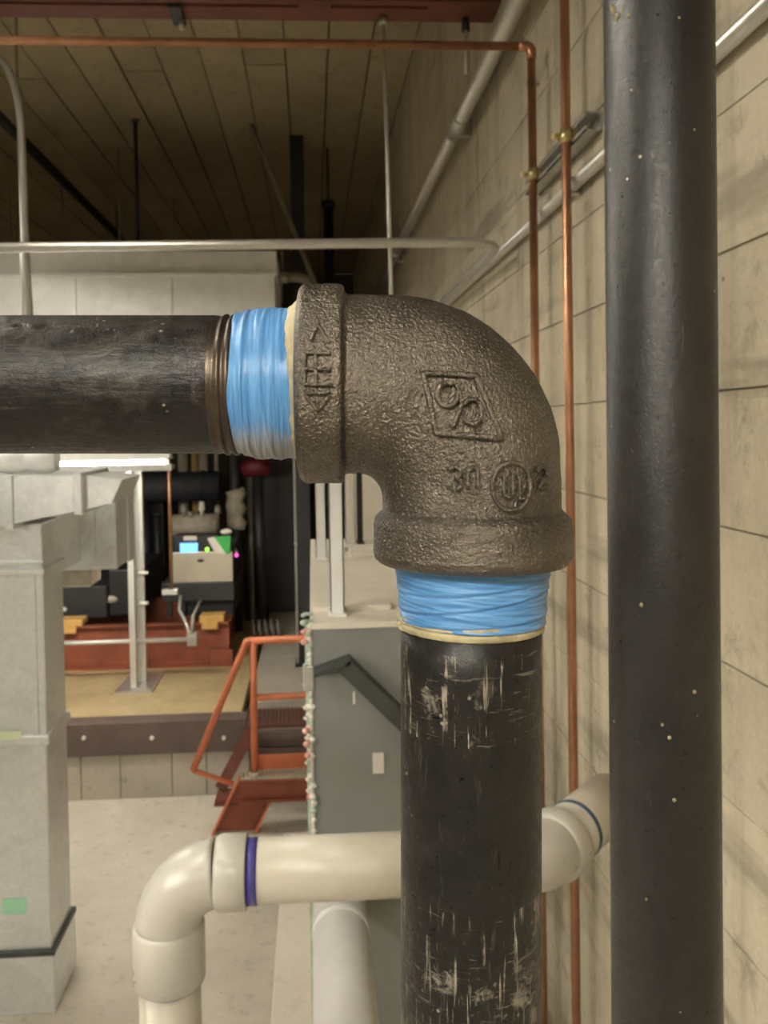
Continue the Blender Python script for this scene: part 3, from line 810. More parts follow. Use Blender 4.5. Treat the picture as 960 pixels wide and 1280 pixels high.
# ================================================================== pale plenum duct high at left
YPl = 5.4
x0, x1, z0, z1 = rect(-330, 345, 345, 500, YPl)
zt2 = aY(170, 312, YPl).z; plenum_bottom = z0
pn = thing('plenum_duct', (x1, YPl, z0), 'wide pale sheet metal plenum hung above the left black pipe', 'duct')
MB().box(x0, x1, YPl, YPl + 1.2, z0, z1, .004).build('duct_body', 'plenum', pn)
MB().box(x0, x1 + .01, YPl + .05, YPl + 1.2, z1 - .002, zt2, .004).build('duct_hood', 'plenum', pn)
MB().box(x0, x1 + .006, YPl - .018, YPl + .05, z1 - .012, z1 + .012, .003).build('duct_flange', 'plenum', pn)
for u in (95, 215):
    xx = aY(u, 420, YPl).x
    MB().box(xx - .008, xx + .008, YPl - .008, YPl + .004, z0 + .01, z1 - .012, .002).build('duct_seam', 'plenum', pn)
for xx in (x0 + .3,):
    MB().tube([(xx, YPl + .5, zt2 - .01), (xx, YPl + .5, CZ + .008)], .008, 8).build('duct_hanger', 'rubber', pn)
# grey elbowed conduits right of the plenum
p0, p1_ = aY(346, 347, 5.9), aY(392, 352, 5.9)
t = thing('elbow_conduit', p0, 'thick grey pipe bend emerging right of the pale plenum', 'pipe')
MB().tube(round_path([(x1 + .004, 5.9, p0.z), (p1_.x - .02, 5.9, p0.z), (p1_.x + .05, 5.9, p0.z - 1.0)], .14, 8), .035, 16).build('conduit_run', 'rubber', t)
MB().tube([(p0.x + .02, 5.9, p0.z), (p0.x + .08, 5.9, p0.z)], .042, 16).build('conduit_collar', 'emt', t)
p0, p1_ = aY(372, 300, 6.1), aY(397, 362, 6.1)
t = thing('slant_brace', p0, 'slanting grey brace rod between plenum and black drop pipe', 'brace')
zz = p0.z
dv = (p0 - p1_)
MB().tube([p1_ - dv * 3.2, p0 + dv * ((CZ + .008 - p0.z) / dv.z)], .020, 12).build('brace_rod', 'rubber', t)
e_ = p1_ - dv * 3.2
MB().box(e_.x - .05, e_.x + .05, 6.05, 6.15, e_.z - .03, e_.z + .03, .004).build('brace_foot', 'rubber', t)
p0 = aY(349, 312, 6.75)
t = thing('looped_cable', p0, 'thin grey cable looping down beside the plenum corner', 'cable')
MB().tube(round_path([Vector((x1 + .012, 6.58, aY(338, 292, 6.75).z)), aY(352, 305, 6.75), aY(354, 340, 6.75), aY(350, 372, 6.75)], .1, 8), .013, 10).build('cable_run', 'rubber', t)

# ================================================================== galvanised ducts low at left
YD = 3.3
xr = (aY(68, 1240, YD).x + aY(60, 800, YD).x) / 2
xr -= .012
xl_ = xr - .62
zt_d = aY(40, 655, YD).z
vd = thing('vertical_duct', (xr - .3, YD + .15, 0), 'tall galvanised vertical duct standing on the floor at left', 'duct')
yb_ = YD + .27
zm1 = aY(30, 925, YD).z; zm2 = aY(30, 715, YD).z; zpl = aY(30, 1190, YD).z
MB().box(xl_, xr, YD, yb_, zpl - .01, zm1, .006).build('duct_section', 'duct', vd)
MB().box(xl_, xr, YD + .004, yb_ - .004, zm1, zm2, .006).build('duct_section', 'duct', vd)
MB().box(xl_, xr - .006, YD + .02, yb_ - .01, zm2, zt_d, .006).build('duct_section', 'duct', vd)
MB().box(xl_ - .01, xr + .014, YD - .014, yb_ + .014, zm1 - .020, zm1 + .020, .005).build('duct_flange', 'duct', vd)
MB().box(xl_ - .01, xr + .010, YD - .010, yb_ + .010, zm2 - .012, zm2 + .012, .004).build('duct_flange', 'duct', vd)
MB().box(xl_ - .01, xr + .006, YD - .004, yb_ + .010, zm2 + .03, zm2 + .045, .003).build('duct_flange', 'duct', vd)
MB().box(xl_ - .015, xr + .014, YD - .014, yb_ + .016, 0, zpl, .004).build('duct_plinth', 'duct', vd)
MB().box(xl_ - .01, xr + .017, YD - .018, yb_ + .018, zpl - .012, zpl + .012, .003).build('duct_flange', 'darkgray', vd)
# folded corner seam along the right front edge
MB().box(xr - .05, xr - .028, YD - .006, YD + .008, zm1 + .02, zm2 - .012, .002).build('duct_seam', 'duct', vd)
for (ua, va, ub, vb, mt, lb) in ((-2, 915, 26, 925, 'paletape', 'pale green tape strip'), (1, 1126, 31, 1146, 'mint', 'mint green tape square')):
    a, b, c, d = rect(ua, va, ub, vb, YD - .02)
    yy = YD - .0165 if mt == 'paletape' else YD - .003
    o = MB().box(a, b, yy, yy + .002, c, d).build('tape_patch', mt, vd); o['label'] = lb
# tapered bright duct crossing above it
Yt = 3.22
P = [aY(u, v, Yt) for u, v in ((-170, 694), (0, 658), (104, 637), (104, 594), (0, 596), (-170, 598))]
td = thing('tapered_duct', P[2], 'bright tapered galvanised duct crossing in front of the vertical duct top', 'duct')
yt2 = Yt + .40
MB().prism([(q.x, q.z) for q in P], Yt, yt2).build('duct_body', 'duct', td)
Q = [aY(u, v, Yt) for u, v in ((104, 638), (137, 630), (150, 600), (104, 595))]
MB().prism([(q.x, q.z) for q in Q], Yt + .03, yt2 - .02).build('duct_reducer', 'duct', td)
for (u, va, vb) in ((98, 591, 643), (12, 594, 662)):
    a, b, c, d = rect(u - 5, va, u + 5, vb, Yt)
    MB().box(a, b, Yt - .012, yt2 + .01, c, d, .002).build('duct_flange', 'duct', td)
a = aY(0, 592, Yt)
# white corrugated flexible duct lying on the tapered duct
fx = thing('flexible_duct', aY(40, 590, Yt), 'white corrugated flexible duct lying on the tapered duct', 'duct')
xs0, xs1 = aY(-150, 580, Yt + .2).x, aY(72, 580, Yt + .2).x
zz = aY(30, 595, Yt).z + .052
pts, rs = [], []
N = 60
for k in range(N + 1):
    pts.append((xs0 + (xs1 - xs0) * k / N, Yt + .2, zz)); rs.append(.043 + .010 * abs(math.sin(k / N * PI * 6)))
MB().tube(pts, rs, 24).build('duct_hose', 'flex', fx)
# square branch duct behind
Yq = 3.95
a, b, c, d = rect(40, 618, 145, 713, Yq)
bd = thing('branch_duct', (b, Yq, c), 'square galvanised branch duct end behind the tapered duct', 'duct')
MB().box(a, b, Yq, Yq + .32, c, d, .006).build('duct_body', 'duct', bd)
MB().box(a - .004, b + .006, Yq + .24, Yq + .36, c - .006, d + .006, .004).build('duct_flange', 'duct', bd)
xs_ = aY(118, 670, Yq).x
MB().box(xs_ - .006, xs_ + .006, Yq - .006, Yq + .01, c + .02, d - .02, .002).build('duct_seam', 'duct', bd)
MB().box(a + .02, xr - .03, yb_ + .002, Yq + .002, c + .05, d - .05, .004).build('duct_neck', 'duct', bd)
a, b, c, d = rect(60, 711, 113, 734, 4.1)
t = thing('duct_box', (a, 4.1, c), 'cream box fixed under the square branch duct', 'box')
MB().box(a, b, 4.1, 4.3, c, d + .02, .005).build('box_body', 'label', t)
MB().box(b - .16, b + .003, 4.092, 4.11, c + .006, d - .01, .003).build('box_lid', 'beige', t)

# ================================================================== strip light (seen) and unseen ones placed for their light
def strip_light(name, c, ln, ax, label, two=True, rod=(-1, 1), scale=1.0, guard=False, mat='tube'):
    c = Vector(c); ax = Vector(ax).normalized(); ay = Vector((0, 0, 1)).cross(ax); uz = Vector((0, 0, 1))
    t = thing(name, c, label, 'light fixture', None)
    MB().obox(c + uz * .045, ax, ay, uz, ln / 2, .045, .022).build('light_housing', 'flex', t)
    rf = MB()
    for s in (() if guard else (-1, 1)):
        n_ = (ay * s + uz * -.35).normalized()
        rf.obox(c + ay * s * .115 + uz * .002, ax, n_, ax.cross(n_), ln / 2, .075, .003)
    if guard:
        rf.obox(c + uz * .026, ax, ay, uz, ln / 2, .11, .003)
        for k in range(int(ln / .045)):
            q = c - ax * ln * .49 + ax * .045 * k
            for s in (-1, 1): rf.tube([q + ay * s * .10 + uz * .024, q + ay * s * .085 - uz * .03], .0035, 5)
    rf.build('light_reflector', 'flex', t)
    for s in ((-1, 1) if two else (0,)):
        MB().tube([c + ay * .045 * s - ax * ln * .47, c + ay * .045 * s + ax * ln * .47], .0165 * scale, 12).build('light_tube', mat, t)
    if rod:
        for s in rod:
            p = c + ax * s * ln * .48
            MB().tube([p + uz * .06, Vector((p.x, p.y, CZ + .008))], .005, 8).build('light_hanger', 'emt', t)
    return t
c = aY(137, 580, 4.7)
strip_light('strip_light', (c.x - .35, 4.7, c.z), 1.4, (1, 0, 0), 'glowing fluorescent strip light just under the near black pipe', guard=True, rod=(-1,))
strip_light('strip_light', (-1.78, 0.45, 2.36), 1.5, (0, 1, 0), 'lower unseen fluorescent strip light hanging over the aisle left of the frame', mat='tube_low')
strip_light('strip_light', (-1.3, 1.2, 3.75), 1.5, (0, 1, 0), 'upper unseen strip light added over the aisle to lighten the wall', mat='tube_high')  # out of view, added so the upper right wall gets lighter
strip_light('strip_light', (-0.42, -0.8, 3.0), 0.9, (1, 0, 0), 'nearer unseen fluorescent strip light hanging behind the viewpoint', mat='tube_dim')
strip_light('strip_light', (-2.2, -1.2, 2.95), 1.2, (0, 1, 0), 'farther unseen strip light added behind the viewpoint to light the elbow', mat='tube_rear')  # second rear lamp, unseen, added for the light on the iron elbow
strip_light('strip_light', (-2.2, 3.7, 3.45), 1.5, (0, 1, 0), 'unseen strip light added left of the frame to brighten the pale plenum')  # unseen lamp added to light the plenum face
# shelf plate below the seen light
a, b, cc_, d = rect(66, 583, 216, 588, 4.45)
t = thing('light_shelf', (a, 4.45, cc_), 'thin flat metal shelf just below the glowing strip light', 'shelf')
MB().box(a - .3, b, 4.42, 4.52, cc_, d, .002).build('shelf_plate', 'emt', t)
MB().box(a - .3, b, 4.415, 4.425, cc_ - .006, d + .01, .002).build('shelf_lip', 'emt', t)

# ================================================================== strut posts on the deck
Yk = aZ(170, 858, DECK).y
kp = thing('strut_post', aZ(172, 858, DECK), 'pair of galvanised strut posts on a square base plate on the ochre deck', 'post')
b0 = aZ(172, 858, DECK)
for (u, wd, dy, lean) in ((163, .022, -.06, 0.0), (174, .030, .05, 0.0)):
    q0 = aY(u, 600, b0.y + dy); q1 = aY(u + 3, 845, b0.y + dy); xx = (q0.x + q1.x) / 2
    MB().box(xx - wd, xx + wd, b0.y + dy - .02, b0.y + dy + .02, DECK + .01, q0.z + .12, .003).build('post', 'strut', kp)
MB().hull([aZ(143, 868, DECK) + Vector((0, 0, .0)), aZ(190, 866, DECK), aZ(205, 843, DECK), aZ(163, 845, DECK)] + [aZ(143, 868, DECK) + Vector((0, 0, .02)), aZ(190, 866, DECK) + Vector((0, 0, .02)), aZ(205, 843, DECK) + Vector((0, 0, .02)), aZ(163, 845, DECK) + Vector((0, 0, .02))],
          ((3, 2, 1, 0), (4, 5, 6, 7), (0, 1, 5, 4), (1, 2, 6, 5), (2, 3, 7, 6), (3, 0, 4, 7))).build('base_plate', 'emt', kp)
for v in (716, 754):
    q = aY(180, v, b0.y); MB().tube([(q.x - .04, b0.y, q.z), (q.x + .03, b0.y, q.z)], .012, 8).build('post_bolt', 'palecap', kp)
for (u, lb) in ((211, 'thin copper drop tube beside the stainless boiler control panel'),):
    q = aY(u, 580, 6.2); t = thing('copper_drop', (q.x, 6.2, DECK), lb, 'pipe')
    zlow = aY(u, 738, 6.2).z
    MB().tube([(q.x, 6.2, zlow), (q.x, 6.2, plenum_bottom + .002)], .014, 10).build('tube_run', 'copper', t)
    MB().box(q.x - .07, q.x + .05, 6.17, 6.23, zlow - .03, zlow + .01, .004).build('tube_bracket', 'strut', t)

# horizontal pale conduit with junction box, before the red skid
Yh = 5.95
q0, q1 = aY(60, 806, Yh), aY(236, 798, Yh)
zz = (q0.z + q1.z) / 2
jc = thing('junction_conduit', q1, 'pale horizontal conduit ending in a small junction box before the red skid', 'conduit')
MB().tube([(q0.x - .5, Yh, zz), (q1.x, Yh, zz)], .017, 10).build('conduit_run', 'strut', jc)
MB().box(q1.x - .01, q1.x + .065, Yh - .03, Yh + .03, zz - .045, zz + .05, .005).build('junction_box', 'rubber', jc)
MB().tube(round_path([(q1.x + .028, Yh, zz + .04), (q1.x + .03, Yh, zz + .16), (q1.x + .035, Yh + .4, zz + .20)], .06), .013, 10).build('flex_whip', 'rubber', jc)
MB().tube(round_path([(q1.x + .01, Yh, zz + .04), (q1.x - .03, Yh + .05, zz + .12), (q1.x - .10, Yh + .2, zz + .18), (q1.x - .12, Yh + .4, zz + .24)], .06), .011, 10).build('flex_whip', 'strut', jc)

# ================================================================== red skid and the boilers on it
Ys = aZ(180, 836, DECK).y
xs1 = aY(286, 815, Ys).x
zs1 = aY(180, 781, Ys).z
sk = thing('red_skid', (xs1, Ys, DECK), 'red oxide steel channel skid on the ochre deck under the boilers', 'skid')
MB().box(-4.5, xs1, Ys + .06, Ys + .075, DECK, zs1).box(-4.5, xs1, Ys, Ys + .075, zs1 - .014, zs1).box(-4.5, xs1, Ys, Ys + .075, DECK, DECK + .016).build('front_channel', 'red', sk)
MB().box(xs1 - .07, xs1 - .055, Ys + .07, Ys + 2.6, DECK, zs1).box(xs1 - .07, xs1 + .01, Ys + .07, Ys + 2.6, zs1 - .014, zs1).build('side_channel', 'red', sk)
MB().box(-4.5, xs1 - .07, Ys + 1.0, Ys + 1.1, DECK, zs1).build('cross_channel', 'red', sk)
a, b, c_, d = rect(262, 812, 291, 838, Ys - .01)
MB().box(a, b, Ys - .012, Ys - .001, DECK, d, .002).build('end_gusset', 'red', sk)
for (u0_, u1_, v0_, v1_, lb) in ((74, 105, 785, 798, 'yellow wooden block on the skid at the left'), (250, 281, 777, 790, 'yellow wooden block on the skid under the control panel')):
    a, b, c_, d = rect(u0_, v0_, u1_, v1_, Ys + .04)
    t = thing('wood_block', (a, Ys, zs1), lb, 'block')
    MB().box(a, b, Ys + .0, Ys + .16, zs1, zs1 + .055, .01).build('block', 'wood', t)
    MB().box(a + .02, b - .05, Ys - .012, Ys + .01, zs1 - .05, zs1 + .02, .004).build('block_wedge', 'wood', t)

Yb = Ys + .22
zb0 = zs1
def R(ua, va, ub, vb, Y): return rect(ua, va, ub, vb, Y)
a, b, c_, d = R(214, 690, 291, 728, Yb)
bo = thing('boiler', ((a + b) / 2, Yb, zb0), 'boiler with stainless front panel, lit blue screen and dark base', 'boiler')
MB().box(a, b, Yb, Yb + .04, c_, d, .006).build('front_panel', 'steel', bo)
MB().box(a + .01, b - .01, Yb + .04, Yb + .74, c_ - .05, d + .02, .01).build('boiler_body', 'charcoal', bo)
xx = (a + b) / 2 - .01
MB().sphere((xx, Yb - .004, d - .07), .022, 1.3, .4, .6).build('badge', 'black', bo)
boiler_top = d + .02
a2, b2, c2, d2 = R(203, 728, 293, 751, Yb)
MB().box(a2, b2, Yb - .02, Yb + .74, c2, d2 + .002, .006).build('boiler_base', 'charcoal', bo)
MB().box(a2 + .15, b2 - .02, Yb + .06, Yb + .74, zb0, c2, .004).build('boiler_plinth', 'black', bo)
for xx in (a2 + .03, a2 + .14):
    MB().box(xx, xx + .04, Yb + .02, Yb + .06, zb0, c2).build('boiler_leg', 'charcoal', bo)
a3, b3, c3, d3 = R(217, 670, 272, 691, Yb + .02)
cpn = MB().box(a3, b3, Yb + .02, Yb + .25, c3, d3, .01).build('control_panel', 'black', bo)
a4, b4, c4, d4 = R(225, 679, 247, 692, Yb)
MB().box(a4, b4, Yb - .005, Yb + .02, c4 + .008, d4, .006).build('screen', 'lcd', bo)
q = aY(258.5, 687, Yb); MB().sphere((q.x, Yb + .015, q.z), .016).build('status_lamp', 'led', bo)
a4, b4, c4, d4 = R(229, 670, 246, 676, Yb)
MB().box(a4, b4, Yb, Yb + .022, c4, d4, .008).build('panel_badge', 'label', bo)
# green card propped on the boiler
P = [aY(u, v, Yb + .03) for u, v in ((268, 670), (289, 669), (288, 690), (283, 692))]
gcard = thing('green_card', P[3], 'green triangular card with white edge propped on the boiler', 'card')
MB().prism([(q.x, q.z) for q in P], Yb - .016, Yb - .008).build('card_sheet', 'green', gcard)
P = [aY(u, v, Yb + .03) for u, v in ((260, 672), (268, 670), (284, 692), (270, 691))]
MB().prism([(q.x, q.z) for q in P], Yb - .018, Yb - .006).build('card_edge', 'label', gcard)
a4, b4, c4, d4 = R(275, 661, 290, 669, Yb + .03)
MB().sphere(((a4 + b4) / 2, Yb + .05, (c4 + d4) / 2), (b4 - a4) / 2, 1, .5, .5).build('card_tag', 'label', gcard)
q = aY(295.5, 694, Yb + .1); t = thing('pilot_lamp', q, 'tiny glowing pink lamp right of the green card', 'lamp')
MB().sphere(q, .016).build('lamp_bulb', 'pinkled', t); MB().tube([q + Vector((0, .02, .012)), q + Vector((-.02, .1, .04))], .011, 8).build('lamp_stem', 'label', t)

# second boiler, dark, at left
a, b, c_, d = R(60, 733, 172, 790, Yb + .05)
b5 = thing('boiler', ((a + b) / 2, Yb, zb0), 'black boiler low behind the tall vertical duct', 'boiler')
MB().box(a - .3, b - .25, Yb + .05, Yb + 1.0, zb0, d, .01).build('boiler_body', 'charcoal', b5)
MB().box(b - .25, b + .02, Yb + .12, Yb + 1.0, zb0, d + .12, .01).build('boiler_side', 'black', b5)
for (u, v, s) in ((80, 760, .035), (117, 747, .03), (138, 750, .045), (120, 741, .02)):
    q = aY(u, v, Yb + .1); MB().sphere((q.x, Yb + (.045 if u < 110 else .115), q.z), s, 1.2, .5, .7).build('boiler_knob', 'palecap' if u != 138 else 'beige', b5)
# equipment behind the boilers
Yz = Yb + 1.1
q0, q1 = aY(175, 612, Yz), aY(273, 604, Yz)
t = thing('flue_pipe', q1, 'thick dark lagged flue pipe lying across above the boilers', 'pipe')
zz = (q0.z + q1.z) / 2
MB().tube([(q0.x - 1.0, Yz, zz), (q1.x, Yz, zz), (q1.x + .02, Yz, zz)], [.14, .14, .12], 20).build('pipe_run', 'navy', t)
MB().tube([(q1.x - .16, Yz, zz), (q1.x - .13, Yz, zz)], .15, 20).build('pipe_band', 'charcoal', t)
MB().tube([(q1.x - .08, Yz, zz - .1), (q1.x - .08, Yz, DECK)], .06, 14).build('pipe_leg', 'black', t)
MB().tube([(q1.x - .7, Yz, zz - .1), (q1.x - .7, Yz, DECK)], .06, 14).build('pipe_leg', 'black', t)
for (ua, ub, mt, lb, Yo) in ((248, 260, 'steel', 'shiny steel stack rising behind the flue pipe', .35), (239, 247, 'wood', 'tan lagged riser left of the shiny steel stack', .6), (268, 273, 'beige', 'thin beige riser right of the shiny steel stack', .3), (222, 235, 'beige', 'dim beige riser left of the tan riser', .5)):
    q0, q1 = aY(ua, 580, Yz + Yo), aY(ub, 580, Yz + Yo)
    t = thing('riser_pipe', ((q0.x + q1.x) / 2, Yz + Yo, DECK), lb, 'pipe')
    rr = (q1.x - q0.x) / 2; xx = (q0.x + q1.x) / 2
    MB().tube([(xx, Yz + Yo, DECK), (xx, Yz + Yo, 2.75)], rr, 14).build('pipe_run', mt, t)
    MB().tube([(xx, Yz + Yo, 2.70), (xx, Yz + Yo, 2.80)], rr * 1.3, 14).build('pipe_cap', 'rubber', t)
# beige lagged header, two valves, lagged riser
q0, q1 = aY(216, 657, Yb + .6), aY(272, 657, Yb + .6)
t = thing('lagged_header', q0, 'beige lagged header with white fittings on top of the boiler', 'pipe')
MB().tube([(q0.x, Yb + .6, q0.z), (q1.x, Yb + .6, q0.z)], .10, 18).build('header_run', 'beige', t)
MB().box((q0.x + q1.x) / 2 - .2, (q0.x + q1.x) / 2 + .2, Yb + .55, Yb + .65, boiler_top + .001, q0.z - .05).build('header_support', 'black', t)
for (u, v, dv) in ((230, 630, 30), (252, 627, 30), (272, 632, 28), (220, 648, 14), (238, 640, 20), (262, 652, 16)):
    p = aY(u, v, Yb + .55); q = aY(u, v + dv, Yb + .55)
    MB().tube([p, p.lerp(q, .35), p.lerp(q, .4), q], [.022, .032, .014, .016], 10).build('header_valve', 'palecap' if u in (252, 262) else 'rubber', t)
q0, q1 = aY(294, 612, Yb + .9), aY(294, 660, Yb + .9)
t = thing('lagged_riser', (q0.x, Yb + .9, DECK), 'wrinkled cream lagged riser right of the boiler fittings', 'pipe')
pts, rs = [], []
for k in range(9):
    p = Vector((q0.x + .01 * math.sin(k * 2), Yb + .9, q1.z + (q0.z - q1.z) * k / 8)); pts.append(p); rs.append(.085 + .012 * math.sin(k * 1.9))
MB().tube(pts, rs, 16).build('lagging', 'beige', t)
MB().tube([(q0.x, Yb + .9, DECK), (q0.x, Yb + .9, q0.z + .9)], .045, 12).build('riser_pipe', 'charcoal', t)
q = aY(320, 588, Yb + .9)
t = thing('red_valve', q, 'dark red valve body high beside the lagged riser', 'valve')
MB().tube([(q.x - .13, Yb + .9, q.z), (q.x - .05, Yb + .9, q.z + .03), (q.x + .05, Yb + .9, q.z + .03), (q.x + .13, Yb + .9, q.z)], [.06, .09, .09, .06], 16).build('valve_body', 'maroon', t)
MB().tube([(q.x, Yb + .9, q.z), (q.x, Yb + .9, q.z + .35)], .02, 10).build('valve_stem', 'charcoal', t)
MB().tube([(q.x + .02, Yb + .9, DECK), (q.x + .02, Yb + .9, q.z - .03)], .045, 12).build('valve_pipe', 'charcoal', t)
for (u, va, vb, rr, Yo, mt, lb) in ((312, 590, 640, .022, 1.2, 'rubber', 'thin grey pipe below the dark red valve'), (308, 650, 770, .03, 1.3, 'charcoal', 'dark riser right of the pink lamp'), (196, 640, 740, .03, 1.1, 'charcoal', 'dark upright pipe between the strut posts and boiler')):
    p = aY(u, va, Yb + Yo)
    t = thing('service_pipe', (p.x, Yb + Yo, DECK), lb, 'pipe')
    MB().tube([(p.x, Yb + Yo, DECK), (p.x, Yb + Yo, p.z)], rr, 10).build('pipe_run', mt, t); MB().tube([(p.x, Yb + Yo, p.z - .04), (p.x, Yb + Yo, p.z)], rr * 1.4, 10).build('pipe_cap', mt, t)
a, b, c_, d = R(160, 620, 205, 720, Yb + 1.4)
t = thing('control_cabinet', (a, Yb + 1.4, DECK), 'black upright cabinet behind the strut posts', 'cabinet')
MB().box(a, b, Yb + 1.4, Yb + 1.8, DECK, d, .01).build('cabinet_body', 'charcoal', t); MB().box(a + .03, b - .03, Yb + 1.385, Yb + 1.41, DECK + .1, d - .05, .006).build('cabinet_door', 'black', t)
MB().box(b - .07, b - .05, Yb + 1.36, Yb + 1.39, DECK + .6, DECK + .75, .004).build('cabinet_handle', 'emt', t)

# dark steel column and dark partition with a door leaf behind the rail
Ycol = 6.3
a, b, c_, d = R(371, 560, 388, 770, Ycol)
cl = thing('steel_column', ((a + b) / 2, Ycol, DECK), 'dark steel column just left of the grey equipment', 'column')
MB().box(a, b, Ycol, Ycol + .012, DECK, CZ).box(a, b, Ycol + .14, Ycol + .152, DECK, CZ).box((a + b) / 2 - .005, (a + b) / 2 + .005, Ycol + .012, Ycol + .14, DECK, CZ).build('column_shaft', 'black', cl)
MB().box(a - .02, a - .004, Ycol + .02, Ycol + .05, DECK, 2.5).build('conduit_strip', 'rubber', cl)
MB().box(a - .03, b + .03, Ycol - .03, Ycol + .18, DECK, DECK + .015).build('column_base', 'black', cl)
a, b, c_, d = R(316, 560, 372, 775, 8.2)
dr = MB().box(a - .06, b + .1, 8.2, 8.28, DECK, 3.0, .006).build('door_1', 'backwall'); struct(dr)
MB().box(a, b, 8.17, 8.21, DECK + .02, 2.75, .008).build('door_leaf', 'charcoal', dr)
q = aY(366, 680, 8.15)
MB().tube([(q.x, 8.12, q.z), (q.x + .09, 8.12, q.z)], .014, 8).tube([(q.x + .09, 8.12, q.z), (q.x + .09, 8.18, q.z)], .012, 8).build('door_handle', 'emt', dr)
a, b, c_, d = R(314, 775, 352, 790, 7.2)
t = thing('coiled_hose', ((a + b) / 2, 7.2, DECK), 'coiled ribbed grey hose on the walkway behind the orange rail', 'hose')
pts = []
for k in range(60):
    an = k / 60 * 2 * PI * 5
    pts.append((a + (b - a) * k / 60, 7.2 + .07 * math.cos(an), DECK + .085 + .07 * math.sin(an)))
MB().tube(pts, .014, 8).build('hose_coil', 'rubber', t)

# ================================================================== orange crossover steps and rail
Yo = 4.7
so = thing('step_platform', aY(300, 970, Yo), 'orange red steel step platform with grating treads beside the curb', 'steps')
zp = aY(340, 972, Yo).z
xp0 = aY(299, 975, Yo).x
xp1 = -0.03
zpb = aY(340, 1000, Yo).z
MB().box(xp0, xp1 + .4, Yo + .01, Yo + .02, zpb, zp).box(xp0, xp1 + .4, Yo - .03, Yo + .02, zpb, zpb + .012).box(xp0, xp1 + .4, Yo - .03, Yo + .02, zp - .012, zp).build('front_channel', 'red', so)
# slanted leg of the front channel going down left to the floor
A = [aY(u, v, Yo) for u, v in ((299, 972), (338, 1000))]
zf0 = 0.0
dxl = aY(264, 1046, Yo).x - A[0].x; dzl = aY(264, 1046, Yo).z - A[0].z
k0 = (zf0 - A[0].z) / dzl; k1 = (zf0 - A[1].z) / dzl
poly = [(A[0].x, A[0].z), (A[1].x, A[1].z), (A[1].x + dxl * k1, 0), (A[0].x + dxl * k0, 0)]
MB().prism(poly, Yo + .022, Yo + .032).build('slanted_leg', 'red', so)
fl_ = MB()
for (p, q) in ((poly[0], poly[3]), (poly[1], poly[2])):
    c = Vector(((p[0] + q[0]) / 2, Yo - .005, (p[1] + q[1]) / 2)); ax = Vector((q[0] - p[0], 0, q[1] - p[1])); hl = ax.length / 2
    fl_.obox(c, ax, (0, 1, 0), ax.cross(Vector((0, 1, 0))), hl, .025, .006)
fl_.build('leg_flange', 'orange', so)
# grating treads (bars picked out at the nosing) and risers
treads = [(Yo - .02, Yo + .10, zp)]
zp2 = aY(350, 908, 4.93).z
treads.append((4.93, 5.24, zp2 + .0))
for k, (ya, yb2, zt3) in enumerate(treads):
    MB().box(xp0 + .01, xp1 + .35, ya, yb2, zt3 - .008, zt3 + .004).build('tread', 'darkred' if k else 'beige', so)
    x = xp0 + .01; nb = MB()
    while x < xp1 + .3:
        nb.box(x, x + .009, ya - .012, yb2, zt3 + .002, zt3 + .014); x += .026
    o = nb.build('grating_bars', 'beige' if not k else 'brown', so); o['kind'] = 'stuff'
a, b, c_, d = R(322, 943, 380, 962, 4.80)
MB().box(a, xp1 + .3, 4.795, 4.807, zp + .0, d, .001).build('riser_plate', 'orange', so)
a, b, c_, d = R(322, 912, 380, 944, 4.9)
for k in range(3):
    za_ = d - (d - c_) * (k + 1) / 3.0; zb_ = d - (d - c_) * k / 3.0
    MB().box(a, xp1 + .3, 4.87 + .02 * (k % 2), 4.89 + .02 * (k % 2), za_ + .004, zb_, .001).build('riser_bar', 'brown', so)
# rear stringer
p, q = aY(318, 905, 5.1), aY(276, 985, 4.9)
ax = p - q
c = (p + q) / 2
MB().obox(c, ax, (0, 1, 0), ax.cross(Vector((0, 1, 0))), ax.length / 2, .02, .035).build('rear_stringer', 'darkred', so)
MB().box(q.x - .02, q.x + .12, 4.72, 4.92, q.z - .03, q.z - .015).build('stringer_foot', 'darkred', so)
# handrail
rl = thing('handrail', aY(320, 965, Yo), 'orange tubular handrail standing on the red step platform', 'handrail')
rr = .0215
Yr = Yo + .03
t0, t1 = aY(313, 801, Yr), aY(380, 797, Yr); t1.x += .45
pb1 = aY(241, 963, Yr); pb2 = aY(292, 980, Yr); ft = Vector((aY(318, 965, Yr).x, Yr, zp))
MB().tube([t1, t0], rr, 12).build('top_rail', 'orange', rl)
MB().tube(round_path([t0 + Vector((.01, 0, 0)), t0 + Vector((-.02, 0, -.0)), pb1], .02, 4), rr, 12).build('slant_rail', 'orange', rl)
MB().tube([pb1, pb2], rr * .7, 12).build('lower_rail', 'orange', rl)
MB().tube([Vector((t0.x + .015, Yr, t0.z)), ft], rr, 12).build('rail_post', 'orange', rl)
m0 = aY(319, 872, Yr); MB().tube([m0, Vector((t1.x, Yr, m0.z + .012))], rr * .9, 12).build('mid_rail', 'orange', rl)
MB().tube([ft + Vector((0, 0, .0)), ft + Vector((0, 0, .03))], rr * 1.8, 12).build('post_socket', 'beige', rl)

